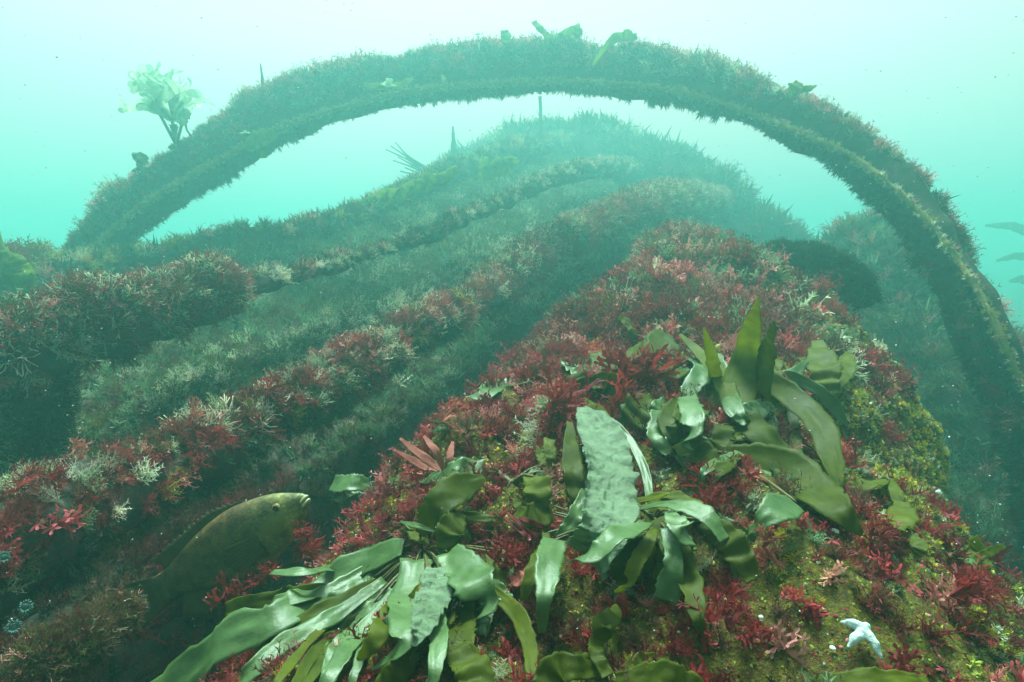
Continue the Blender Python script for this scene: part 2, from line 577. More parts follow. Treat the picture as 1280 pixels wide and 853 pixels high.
def turf(name, parts, label, cat, mat=None):
    p, eu, sc, ix, c = (np.concatenate([q[k] for q in parts]) for k in range(5))
    me = bpy.data.meshes.new(name)
    me.vertices.add(len(p))
    me.vertices.foreach_set("co", p.astype(np.float32).ravel())
    me.attributes.new("rot", 'FLOAT_VECTOR', 'POINT').data.foreach_set("vector", eu.astype(np.float32).ravel())
    me.attributes.new("scl", 'FLOAT', 'POINT').data.foreach_set("value", sc.astype(np.float32))
    me.attributes.new("idx", 'INT', 'POINT').data.foreach_set("value", ix.astype(np.int32))
    c4 = np.ones((len(p), 4), np.float32); c4[:, :3] = np.clip(c, 0, 1)
    me.attributes.new("col", 'FLOAT_COLOR', 'POINT').data.foreach_set("color", c4.ravel())
    o = link(name, me)
    md = o.modifiers.new("turf", 'NODES'); md.node_group = GN
    return tag(o, label, cat, kind='stuff')


# colours of the weeds
RED_D, RED, RED_B, PINK = (0.13, 0.016, 0.022), (0.27, 0.03, 0.04), (0.42, 0.06, 0.068), (0.52, 0.2, 0.18)
BROWN, OLIVE, GREEN = (0.13, 0.07, 0.04), (0.12, 0.12, 0.03), (0.06, 0.10, 0.04)
PALE, CREAM, YEL, YG = (0.42, 0.46, 0.30), (0.62, 0.6, 0.44), (0.46, 0.40, 0.025), (0.28, 0.31, 0.05)
DARK = (0.03, 0.04, 0.022)
SAGE = (0.16, 0.24, 0.12)


# ------------------------------------------------------------------ large structure: seabed
n = 220
gx = np.sign(np.linspace(-1, 1, n)) * np.abs(np.linspace(-1, 1, n)) ** 2.4 * 60
gy = np.sign(np.linspace(-1, 1, n)) * np.abs(np.linspace(-1, 1, n)) ** 2.4 * 60 + 4
X, Y = np.meshgrid(gx, gy, indexing='ij')
Z = 0.10 * fbm(np.stack([X, Y, 0 * X], -1), 0.8, 4) + 0.02
SV = np.stack([X, Y, Z], -1).reshape(-1, 3)
SF = grid_faces(n, n)
SF = SF if vert_normals(SV, SF)[0, 2] > 0 else SF[:, ::-1]
tag(link("seabed", mesh_np("seabed", SV, SF), MAT_SAND), kind='structure')

# ------------------------------------------------------------------ foreground mound
def lerp_tab(tab, y, k):
    return np.interp(y, [r[0] for r in tab], [r[k] for r in tab])


#       y    xl     xr    ztop
MT = [(-0.8, -0.75, 0.95, 0.55), (0.1, -0.66, 1.02, 0.78), (0.68, -0.62, 1.06, 0.92), (1.06, -0.58, 1.12, 1.03), (1.45, -0.48, 1.22, 1.10),
      (1.96, -0.28, 1.44, 1.18), (2.4, -0.02, 1.60, 1.28), (2.75, 0.18, 1.63, 1.36), (3.1, 0.38, 1.50, 1.44), (3.6, 0.68, 1.30, 1.50), (4.0, 0.8, 1.2, 1.38), (4.4, 0.86, 1.1, 0.8)]
nu, nv = 300, 200
ys = np.linspace(-0.8, 4.4, nu)
th = np.linspace(0, math.pi, nv)
xl, xr, zt = (np.convolve(np.pad(lerp_tab(MT, ys, k), 8, mode='edge'), np.ones(17) / 17, 'valid') for k in (1, 2, 3))
cx, hw = (xl + xr) / 2, (xr - xl) / 2
ct = -np.sign(np.cos(th)) * np.abs(np.cos(th)) ** 0.72
st_ = np.abs(np.sin(th)) ** 0.62
MV = np.stack([cx[:, None] + hw[:, None] * ct[None], np.repeat(ys[:, None], nv, 1), -0.15 + (zt[:, None] + 0.15) * st_[None]], -1).reshape(-1, 3)
MF = grid_faces(nu, nv)
MN = vert_normals(MV, MF)
if MN[:, 2].sum() < 0: MF = MF[:, ::-1]; MN = -MN
MV = MV + MN * (0.06 * fbm(MV, 2.2, 2) + 0.036 * fbm(MV + 5, 8, 3) + 0.010 * fbm(MV, 30, 2))[:, None]
mound = link("wreck_mound", mesh_np("wreck_mound", MV, MF), MAT_MOUND)
tag(mound, "rounded mound crusted in yellow and green growth, carrying the kelp and starfish", "wreck")
MBVH = bvh_of(MV, MF)


def dsurf(px, py, bvh=None, default=None):
    r = ray(px, py)
    L = np.linalg.norm(r)
    loc, nor, idx, dist = (bvh or MBVH).ray_cast(Vector(CAM), Vector(r / L), 20)
    if loc is None: return default
    return dist / L


# ------------------------------------------------------------------ left hull side with its beams
A_ = [(-60, 740, 1.05), (60, 655, 1.25), (230, 580, 1.55), (400, 488, 2.05), (520, 418, 2.6), (600, 375, 3.2), (720, 298, 4.4), (830, 256, 6.0), (900, 258, 8.6)]
B_ = [(-60, 460, 1.75), (120, 410, 2.0), (280, 365, 2.4), (400, 335, 3.0), (480, 312, 3.6), (560, 282, 4.3), (640, 245, 5.3), (730, 212, 6.8), (800, 212, 9.4)]
C_ = [(-120, 385, 3.2), (60, 360, 3.5), (160, 330, 3.9), (280, 306, 4.3), (400, 288, 4.8), (480, 258, 5.6), (560, 222, 6.6), (650, 190, 7.8), (720, 185, 9.8)]
A, B, C = (np.array([P(*q) for q in l]) for l in (A_, B_, C_))
nn_ = 90
Ac, Bc, Cc = cr(A, nn_), cr(B, nn_), cr(C, nn_)
dz = lambda c, x, y, z: c + np.array([x, y, z])
cols = np.stack([dz(Cc, -1.0, 0.9, -1.6), dz(Cc, -0.3, 0.2, -0.5), dz(Cc, 0, 0, -0.12), dz((Bc + Cc) / 2, 0, 0, -0.32), dz(Bc, 0, 0, -0.42),
                 dz(Bc * .6 + Ac * .4, 0, 0, -0.40), dz(Bc * .25 + Ac * .75, 0, 0, -0.36), dz(Ac, 0, 0, -0.36), dz(Ac, 0.20, -0.05, -0.85), dz(Ac, 0.5, -0.1, -1.3)], 1)
hull = np.stack([cr(cols[i], 100) for i in range(nn_)], 0)
HV = hull.reshape(-1, 3)
HF = grid_faces(nn_, 100)
if vert_normals(HV, HF)[:, 2].sum() < 0: HF = HF[:, ::-1]
HV = HV + vert_normals(HV, HF) * (0.06 * fbm(HV, 3, 3) + 0.02 * fbm(HV, 12, 2))[:, None]
tag(link("wreck_hull", mesh_np("wreck_hull", HV, HF), MAT_STEEL),
    "sloping fuzzy wreck plating under the long overgrown beams", "wreck")


def body(name, path, radii, label, cat, mat=MAT_STEEL, px=True, group=None, **k):
    pts = np.array([P(*q) for q in path]) if px else np.array(path)
    V, Fq = tube(pts, radii, **k)
    o = link(name, mesh_np(name, V, Fq), mat)
    tag(o, label, cat, group)
    return V, Fq


sA = body("wreck_beam", A_, [.085, .082, .075, .068, .068, .075, .10, .15, .2], "long beam thick with red and pale weed, above the fish", "wreck beam", n=150, m=28, rough=.03, freq=7, squash=1.0)
sB = body("wreck_pipe", [(-90, 470, 1.7), (40, 428, 1.85), (160, 398, 2.1), (300, 366, 2.45)], [.10, .10, .105, .085], "thick stubby pipe in brownish-red weed, broken off on its right", "wreck beam", n=70, m=26, rough=.03)
sB2 = body("wreck_beam", [(290, 366, 2.5), (400, 336, 3.0), (480, 313, 3.6), (560, 283, 4.3), (640, 246, 5.3), (730, 213, 6.8), (800, 213, 9.4)], [.036, .036, .04, .05, .065, .10, .14], "thin pale-topped beam running back from the broken pipe", "wreck beam", n=110, m=18, rough=.025)
sC = body("wreck_beam", C_, [.10, .09, .075, .075, .08, .10, .13, .15, .2], "shadowy beam passing under the left foot of the arch", "wreck beam", n=120, m=20, rough=.03)
sD = body("wreck_beam", [(190, 515, 2.25), (330, 455, 2.75), (450, 408, 3.25), (560, 352, 4.05), (680, 290, 5.4)], [.03, .035, .035, .045, .06], "low faint rib half sunk in the wreck plating", "wreck beam", n=90, m=14, rough=.02)
sE = body("wreck_beam", [(-40, 895, .9), (50, 842, .97), (120, 800, 1.05), (150, 764, 1.12)], [.026, .026, .026, .026], "short beam end with a brown knob, under the fish's tail", "wreck beam", n=50, m=16, rough=.02, freq=12)
sL = body("wreck_post", [(45, 440, 1.95), (42, 500, 1.95), (40, 570, 1.95), (30, 680, 1.9)], [.07, .06, .06, .07], "upright post holding up the broken pipe", "wreck beam", n=40, m=16, rough=.02)

# far hull and side pieces
sFar = body("wreck_hull", [(430, 330, 8.6), (540, 280, 9.6), (650, 238, 10.2), (745, 226, 10.2), (792, 236, 9.9), (832, 258, 9.3), (900, 298, 8.6), (960, 327, 8.0), (1040, 362, 7.4)],
            [.40, .6, .92, .88, .78, .80, .58, .48, .38], "dim blue-green hull rising in the haze under the arch", "wreck", n=140, m=40, rough=.12, freq=2.2, drop=3.5)
sSide = body("wreck_plate", [(1048, 320, 5.5), (1075, 345, 5.3), (1130, 420, 4.8), (1200, 520, 4.2), (1300, 640, 3.5)], [.38, .51, .5, .5, .5],
             "murky slab of wreckage behind the right leg of the arch", "wreck", n=90, m=36, rough=.07, freq=3, drop=3.0)
sFl = body("wreck_flange", [(950, 326, 3.12), (985, 318, 3.08), (1025, 325, 3.0), (1062, 346, 2.92), (1092, 380, 2.84)], [.035, .055, .06, .055, .03],
           "dark curled flange jutting up behind the back of the mound", "wreck", n=60, m=26, rough=.03, freq=9, drop=2.2)
sFoot = body("wreck_block", [(-120, 400, 3.3), (0, 372, 3.5), (70, 362, 3.9), (120, 368, 4.2)], [.3, .2, .16, .14], "brownish lump of wreckage at the left foot of the arch", "wreck", n=50, m=20, rough=.06, freq=5, drop=2.5)

# ------------------------------------------------------------------ the arch
OUT = [(-95, 580), (-45, 455), (6, 385), (52, 325), (98, 280), (151, 223), (223, 168), (305, 112), (400, 82), (500, 62), (600, 52), (700, 49), (800, 54), (880, 72), (950, 95), (1010, 118), (1062, 146), (1110, 186), (1160, 226), (1200, 280), (1232, 335), (1262, 400), (1310, 500), (1370, 640), (1440, 830)]
RID = [(-5, 570), (40, 440), (75, 385), (108, 332), (150, 288), (200, 248), (270, 208), (345, 166), (425, 138), (510, 117), (600, 108), (700, 104), (800, 109), (880, 124), (945, 147), (1000, 168), (1050, 190), (1096, 220), (1140, 258), (1180, 305), (1218, 362), (1250, 425), (1295, 525), (1350, 660), (1412, 845)]
DEP = [4.5, 4.5, 4.5, 4.5, 4.5, 4.5, 4.45, 4.4, 4.35, 4.3, 4.2, 4.1, 3.95, 3.8, 3.6, 3.45, 3.3, 3.15, 3.0, 2.85, 2.7, 2.6, 2.5, 2.4, 2.3]
OUT = [(x + (rx - x) * .14, y + (ry - y) * .14) for (x, y), (rx, ry) in zip(OUT, RID)]
Of = cr([P(x, y, d) for (x, y), d in zip(OUT, DEP)], 240)
Rf = cr([P(x, y, d) for (x, y), d in zip(RID, DEP)], 240)
chord = Of[165] - Of[50]
bk = nrm(np.cross(chord, [0, 0, 1.0])); bk = bk if bk[1] > 0 else -bk
bk = bk * 0.30
bkv = bk[None] * np.interp(np.arange(len(Of)), [0, 120, 180, 240], [.95, 1.0, 1.7, 2.0])[:, None]
corner = np.stack([Of, Rf, Rf + bkv, Of + bkv], 1)      # outer front, inner front, inner back, outer back
ring = []
for k in range(4):
    a, b = corner[:, k], corner[:, (k + 1) % 4]
    for t in np.linspace(0, 1, 8, endpoint=False):
        ring.append(a * (1 - t) + b * t)
ring = np.stack(ring, 1)
cen = ring.mean(1, keepdims=True)
rel = ring - cen
m = ring.shape[1]
for _ in range(2):                                     # soften corners
    ring = 0.5 * ring + 0.25 * (np.roll(ring, 1, 1) + np.roll(ring, -1, 1))
AV = ring.reshape(-1, 3)
AF = grid_faces(240, m, True)
AN = vert_normals(AV, AF)
if (AN * (AV - np.repeat(cen[:, 0], m, 0))).sum() < 0: AF = AF[:, ::-1]; AN = -AN
AV = AV + AN * (0.03 * fbm(AV, 5, 3))[:, None]
arch = empty("wreck_arch", (Of[2] + Rf[2]) / 2, "great weed-covered arch spanning the wreck from side to side", "wreck arch")
aloc = np.array(arch.location)
link("rib", mesh_np("rib", AV - aloc, AF), MAT_STEEL, arch)
_lp = Rf[12:-6:6]
rV, rF = tube(_lp - bk * np.linspace(.22, .06, len(_lp))[:, None], np.linspace(.024, .012, len(_lp)), n=240, m=8, rough=.008, freq=14)
fl = link("edge_flange", mesh_np("edge_flange", rV - aloc, rF), MAT_RIDGE, arch)
fl["label"] = "pale yellowish lip along the arch's inner edge"
sArch = (AV, AF)
sRidge = (rV, rF)

# ------------------------------------------------------------------ weed cover
rs = np.random.default_rng(11)
lip = Rf - bk * 0.2


def off_lip(p, r):
    return np.array([np.min(((lip - x) ** 2).sum(1)) for x in p]) > r * r



def patch(p, freq, lo, hi, seed=0):
    return np.clip((fbm(p + seed * 3.7, freq, 2) - lo) / (hi - lo), 0, 1)


# arch: long tufts on top, short ones below, spikes hanging off the edges
p, q = scatter(sArch, 13000, rs, lambda p, q: np.clip(q[:, 2] * 1.2 + 0.45, 0.0, 1) * off_lip(p, .11))
topw = rs.random(len(p)) < 0.55
lump = .5 + .55 * patch(p, 2.6, -.5, .5, 3)
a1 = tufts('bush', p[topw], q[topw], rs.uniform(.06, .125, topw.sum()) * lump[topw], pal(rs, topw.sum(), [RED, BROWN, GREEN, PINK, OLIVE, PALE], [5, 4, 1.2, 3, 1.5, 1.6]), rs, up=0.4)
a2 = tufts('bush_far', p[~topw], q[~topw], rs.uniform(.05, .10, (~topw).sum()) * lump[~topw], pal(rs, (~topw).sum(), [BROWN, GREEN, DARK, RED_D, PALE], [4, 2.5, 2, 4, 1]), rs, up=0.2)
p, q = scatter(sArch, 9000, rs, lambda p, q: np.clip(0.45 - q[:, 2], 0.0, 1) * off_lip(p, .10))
a3 = tufts('spike', p, q, rs.uniform(.025, .08, len(p)) * (.4 + .7 * patch(p, 3, -.5, .5, 8)), pal(rs, len(p), [GREEN, DARK, BROWN], [2, 5, 1]), rs, down=0.5)  # mostly dark colours: the underside's shade is painted into the weed
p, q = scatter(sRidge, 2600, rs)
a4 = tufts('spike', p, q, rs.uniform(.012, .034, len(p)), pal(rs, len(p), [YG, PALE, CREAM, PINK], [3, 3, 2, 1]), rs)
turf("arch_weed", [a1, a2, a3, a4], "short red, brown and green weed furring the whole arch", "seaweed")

# near beam A : detailed red and pale weed
def topmask(k=1.0, o=0.3): return lambda p, q: np.clip(q[:, 2] * k + o, 0, 1)
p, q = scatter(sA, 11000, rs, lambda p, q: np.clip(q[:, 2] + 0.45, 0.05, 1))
dist = np.linalg.norm(p - CAM, axis=1)
pm = patch(p, 5, -0.15, 0.25)
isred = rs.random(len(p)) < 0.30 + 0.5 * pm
sz = rs.uniform(.028, .062, len(p)) * np.clip(dist / 2.0, .75, 1.9)
b1 = tufts('fine', p[isred], q[isred], sz[isred], pal(rs, isred.sum(), [RED, RED_D, RED_B, BROWN, PINK], [4, 3, 2, 2.5, .7]), rs, up=.4)
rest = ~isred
b2 = tufts('bush', p[rest], q[rest], sz[rest], pal(rs, rest.sum(), [PALE, GREEN, BROWN, CREAM, OLIVE, YG], [4, 2, 2, 2.4, 2, 1.6]), rs, up=.3)  # cream and pale weed on top, also painting in the beam's lit side
p, q = scatter(sA, 3000, rs, lambda p, q: np.clip(q[:, 2] + 0.3, 0, 1) * patch(p, 4, -.1, .3, 4))
b5 = tufts('leafy', p, q, rs.uniform(.03, .06, len(p)), pal(rs, len(p), [RED, RED_B, PINK, RED_D], [3, 3, 2, 1]), rs, up=.3)
p, q = scatter(sA, 2800, rs, lambda p, q: np.clip(q[:, 2] + 0.5, 0, 1) * patch(p, 6, .05, .4, 2))
b3 = tufts('coral', p, q, rs.uniform(.03, .065, len(p)), pal(rs, len(p), [CREAM, PALE, PINK], [3, 4, 1]), rs, up=.2)
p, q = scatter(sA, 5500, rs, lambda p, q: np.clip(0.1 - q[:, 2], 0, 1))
b4 = tufts('bush', p, q, rs.uniform(.03, .06, len(p)), pal(rs, len(p), [DARK, GREEN, BROWN, PALE], [4, 3, 1.4, .7]), rs, down=.4)  # weed below coloured dark to paint in the beam's shaded underside
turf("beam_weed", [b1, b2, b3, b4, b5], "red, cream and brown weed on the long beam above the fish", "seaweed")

# pipe B, thin beam B2, beam C, rib D, short beam E, post, foot
def cover(s, n, kinds, size, up=.3, om=.5, dn=0.0, seed=0):
    out = []
    for kind, frac, cols_, wts in kinds:
        p, q = scatter(s, int(n * frac), rs, lambda p, q: np.clip(q[:, 2] + om, 0.03, 1))
        d = np.linalg.norm(p - CAM, axis=1)
        out.append(tufts(kind, p, q, rs.uniform(size[0], size[1], len(p)), pal(rs, len(p), cols_, wts), rs, up=up, down=dn))
    return out


turf("pipe_weed", cover(sB, 2300, [('bush', .6, [RED, BROWN, PINK, GREEN, PALE], [3, 3, 1, 2, 1.5]), ('fine', .25, [RED, RED_D, BROWN], [2, 2, 2]), ('coral', .16, [CREAM, PALE], [1, 2])], (.04, .08)),
     "brownish-red and pale weed on the broken pipe", "seaweed")
turf("thin_beam_weed", cover(sB2, 4500, [('bush', .5, [PALE, CREAM, BROWN, PINK, GREEN], [3, 2, 2, 1, 2]), ('bush_far', .5, [GREEN, BROWN, DARK], [3, 2, 2])], (.03, .065)),
     "pale bristly weed along the thin beam", "seaweed")
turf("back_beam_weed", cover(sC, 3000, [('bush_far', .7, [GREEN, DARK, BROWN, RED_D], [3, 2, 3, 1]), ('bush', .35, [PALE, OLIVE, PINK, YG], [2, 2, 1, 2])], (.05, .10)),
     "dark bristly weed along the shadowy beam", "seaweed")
turf("rib_weed", cover(sD, 1500, [('bush', 1, [GREEN, PALE, BROWN, CREAM], [3, 3, 2, 1])], (.04, .09)), "pale weed on the low faint rib", "seaweed")
turf("short_beam_weed", cover(sE, 900, [('fine', .5, [BROWN, GREEN, OLIVE, RED_D], [4, 2, 2, 1]), ('coral', .12, [PALE, BROWN, PINK], [1, 3, 1]), ('bush', .6, [BROWN, OLIVE, RED_D], [3, 2, 1])], (.015, .035)), "brown weed on the short beam end", "seaweed")
turf("post_weed", cover(sL, 600, [('bush', 1, [GREEN, BROWN, PALE], [3, 2, 1])], (.04, .08), om=1), "green weed on the upright post", "seaweed")
turf("foot_weed", cover(sFoot, 700, [('bush', 1, [BROWN, RED, PALE, OLIVE, YG], [3, 2, 1, 2, 1])], (.08, .15)), "brown and olive weed at the arch's left foot", "seaweed")
turf("flange_weed", cover(sFl, 1500, [('spike', .8, [DARK], [1]), ('bush', .25, [DARK, GREEN], [3, 1])], (.02, .05), om=.9), "dark bristles on the curled flange", "seaweed")
turf("far_hull_weed", cover(sFar, 3600, [('bush_far', .8, [GREEN, BROWN, DARK], [2, 2, 5]), ('bush', .2, [PALE, BROWN, OLIVE], [1, 2, 1])], (.14, .28), om=.6), "hazy weed on the distant hull", "seaweed")
turf("slab_weed", cover(sSide, 3200, [('bush_far', .6, [SAGE, GREEN, BROWN], [3, 2, 2]), ('bush', .4, [SAGE, BROWN, OLIVE, PINK], [2, 2, 2, 1])], (.08, .16), om=.7), "murky green weed on the slab behind the arch's right leg", "seaweed")
p, q = scatter((HV, HF), 30000, rs, lambda p, q: (p[:, 2] > 0.2) * np.clip(q[:, 2] + .6, .1, 1))
d = np.linalg.norm(p - CAM, axis=1)
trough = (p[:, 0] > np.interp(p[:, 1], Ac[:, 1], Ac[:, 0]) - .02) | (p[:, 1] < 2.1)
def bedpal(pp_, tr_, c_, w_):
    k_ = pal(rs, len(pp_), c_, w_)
    return np.where(tr_[:, None], pal(rs, len(pp_), [DARK, GREEN, RED_D, BROWN], [5, 2, 2, 1]), k_)  # dark palette paints the shadow gaps beside and under the beams
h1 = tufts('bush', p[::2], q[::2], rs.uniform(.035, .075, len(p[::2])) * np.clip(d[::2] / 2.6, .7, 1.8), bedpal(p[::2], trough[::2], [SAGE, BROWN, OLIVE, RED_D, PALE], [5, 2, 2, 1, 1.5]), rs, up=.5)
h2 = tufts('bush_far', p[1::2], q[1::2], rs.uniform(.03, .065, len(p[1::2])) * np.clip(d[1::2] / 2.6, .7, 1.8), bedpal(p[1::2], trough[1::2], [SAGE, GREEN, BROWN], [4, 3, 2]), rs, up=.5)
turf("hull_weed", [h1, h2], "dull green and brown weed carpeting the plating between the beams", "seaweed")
turf("near_red_weed", [tufts('fine', *(lambda s: (s[0], s[1], rs.uniform(.05, .1, len(s[0])), pal(rs, len(s[0]), [RED_D, BROWN, RED], [3, 3, 1])))(
    scatter((HV, HF), 26000, rs, lambda p, q: ((p[:, 0] < -.75) & (p[:, 1] < 2.0) & (p[:, 1] > 1.2)).astype(float) * .55)), rs, up=.6)],
    "dark red bushes in the hollow between the near beam and the post", "seaweed")

# seabed rubble seen low on the right and left
def sb(p): return ((p[:, 1] > .5) & (p[:, 1] < 7) & (np.abs(p[:, 0]) < 5)).astype(float)
p, q = scatter((SV, SF), 900000, rs, lambda p, q: sb(p))
p, q = p[:9000], q[:9000]
g1 = tufts('bush_far', p[:5600], q[:5600], rs.uniform(.05, .13, 5600), pal(rs, 5600, [GREEN, BROWN, DARK, OLIVE], [3, 2, 2, 1]), rs, up=.5) if len(p) >= 9000 else tufts('bush_far', p, q, rs.uniform(.05, .13, len(p)), pal(rs, len(p), [GREEN, BROWN], [1, 1]), rs)
np2 = 9000
xy = np.stack([rs.uniform(.9, 5.5, np2), rs.uniform(.5, 7, np2), np.zeros(np2)], 1)
sp_ = xy.copy(); sp_[:, 2] = 0.10 * fbm(xy, 0.8, 4) + 0.015
g2 = tufts('bush', sp_, np.tile([0, 0, 1.0], (np2, 1)), rs.uniform(.04, .12, np2), pal(rs, np2, [GREEN, DARK, BROWN, SAGE, RED_D], [4, 3, 2, 1.5, 1]), rs, up=.4)
turf("seabed_weed", [g1, g2], "low green weed on the seabed beside the mound", "seaweed")
p2, q2 = p[5600:], q[5600:]
turf("pebbles", [tufts('grain', p2, q2, rs.uniform(.015, .05, len(p2)), pal(rs, len(p2), [(.3, .3, .24), (.14, .13, .1), (.5, .48, .4)], [3, 3, 1]), rs)], "scattered pebbles and shell on the seabed", "pebbles", MAT_GRAIN)

star_c = P(1076, 798, dsurf(1076, 798))
clear = lambda p: (np.linalg.norm(p - star_c, axis=1) > .045).astype(float)
# mound: granular sponge crust, red weed patches, pale coralline
def redmask(p):
    """thick red weed: the left shoulder and the back of the mound, thin on the right flank"""
    g = np.interp(p[:, 0] - np.interp(p[:, 1], [0, .7, 1.1, 1.6, 2.3, 3.2], [.40, .52, .58, .62, 1.05, 1.4]), [-.2, .16], [1, .12])
    return np.clip(g * 1.25 + 0.4 * fbm(p, 4.5, 2), 0.0, 1)
vis = lambda p, q: (p[:, 1] > .35) & ((CAM - p) * q).sum(1).__gt__(-0.25) & (p[:, 2] > .25)
p, q = scatter((MV, MF), 230000, rs, lambda p, q: vis(p, q) * 0.95)
d = np.linalg.norm(p - CAM, axis=1)
yel = (patch(p, 3.2, -.2, .4, 5) * np.interp(p[:, 1], [1.0, 2.2], [1, .15]))[:, None]
base = pal(rs, len(p), [YG, OLIVE, GREEN, RED_D, PINK, PALE, RED], [5, 5, 5, 4, 1.2, .6, 2.6], .35)
ycol = pal(rs, len(p), [YEL, YG, OLIVE, RED, PALE], [4, 4, 2.5, 1, .5], .3)
cg = np.where(rs.random((len(p), 1)) < yel * .75, ycol, base)
m1 = tufts('flake', p, q, rs.uniform(.0018, .0046, len(p)) * np.clip(d / 1.2, .7, 2), cg, rs)
turf("sponge_crust", [m1], "grainy yellow, green and pink crust over the mound", "sponge", MAT_GRAIN)
p, q = scatter((MV, MF), 60000, rs, lambda p, q: vis(p, q) * (1.1 - redmask(p)) * .7 * clear(p))
m2 = tufts('bush', p, q, rs.uniform(.006, .018, len(p)), pal(rs, len(p), [YG, GREEN, OLIVE, PALE, BROWN, YEL, RED_D, DARK], [4, 3, 3, 2, 2, 2.2, 2.5, 2]), rs)
pn, qn = scatter((MV, MF), 90000, rs, lambda p, q: vis(p, q) * (p[:, 1] < 1.9) * (1.15 - redmask(p)) * clear(p))
ypn = (patch(pn, 5, -.1, .3, 6))[:, None] > rs.random((len(pn), 1))
m2b = tufts('leafy', pn, qn, rs.uniform(.006, .016, len(pn)), np.where(ypn, pal(rs, len(pn), [YEL, YG, OLIVE, PALE], [3, 4, 2, .7]), pal(rs, len(pn), [YG, GREEN, OLIVE, RED_D, DARK, BROWN, RED], [2, 3, 3, 3, 3, 2, 1])), rs)
turf("green_turf", [m2, m2b], "fine yellow-green turf on the mound's bare right flank", "seaweed")
p, q = scatter((MV, MF), 15000, rs, lambda p, q: vis(p, q) * redmask(p) * clear(p))
d = np.linalg.norm(p - CAM, axis=1)
fine = rs.random(len(p)) < .45
sz = rs.uniform(.025, .06, len(p)) * np.clip(d / 1.3, .75, 1.9)
backm = rs.random(len(p)) < np.interp(p[:, 1], [1.6, 3.0], [.08, .6])
backc = pal(rs, len(p), [SAGE, OLIVE, BROWN, PALE, PINK], [3, 2, 3, 1, 1])
m3 = tufts('fine', p[fine], q[fine], sz[fine], pal(rs, fine.sum(), [RED, RED_D, RED_B, BROWN, PINK, PALE], [4, 4, 1.6, 2.2, 1.4, .5]) * (1 - backm[fine])[:, None] + backc[fine] * backm[fine][:, None], rs, up=.35)
m4 = tufts('leafy', p[~fine], q[~fine], sz[~fine] * .8, pal(rs, (~fine).sum(), [RED, RED_B, RED_D, PINK, BROWN], [4, 1.6, 4.5, .9, 1]) * (1 - backm[~fine])[:, None] + backc[~fine] * backm[~fine][:, None], rs, up=.2)
turf("red_weed", [m3, m4], "dense dark-red weed blanketing the mound's left shoulder", "seaweed")
p, q = scatter((MV, MF), 1500, rs, lambda p, q: vis(p, q) * patch(p, 6, .1, .5, 9))
m5 = tufts('coral', p, q, rs.uniform(.014, .035, len(p)), pal(rs, len(p), [CREAM, PALE, PINK], [2, 3, 2]), rs)
turf("coralline_weed", [m5], "stubby cream and pink coralline sprigs dotting the mound", "seaweed")

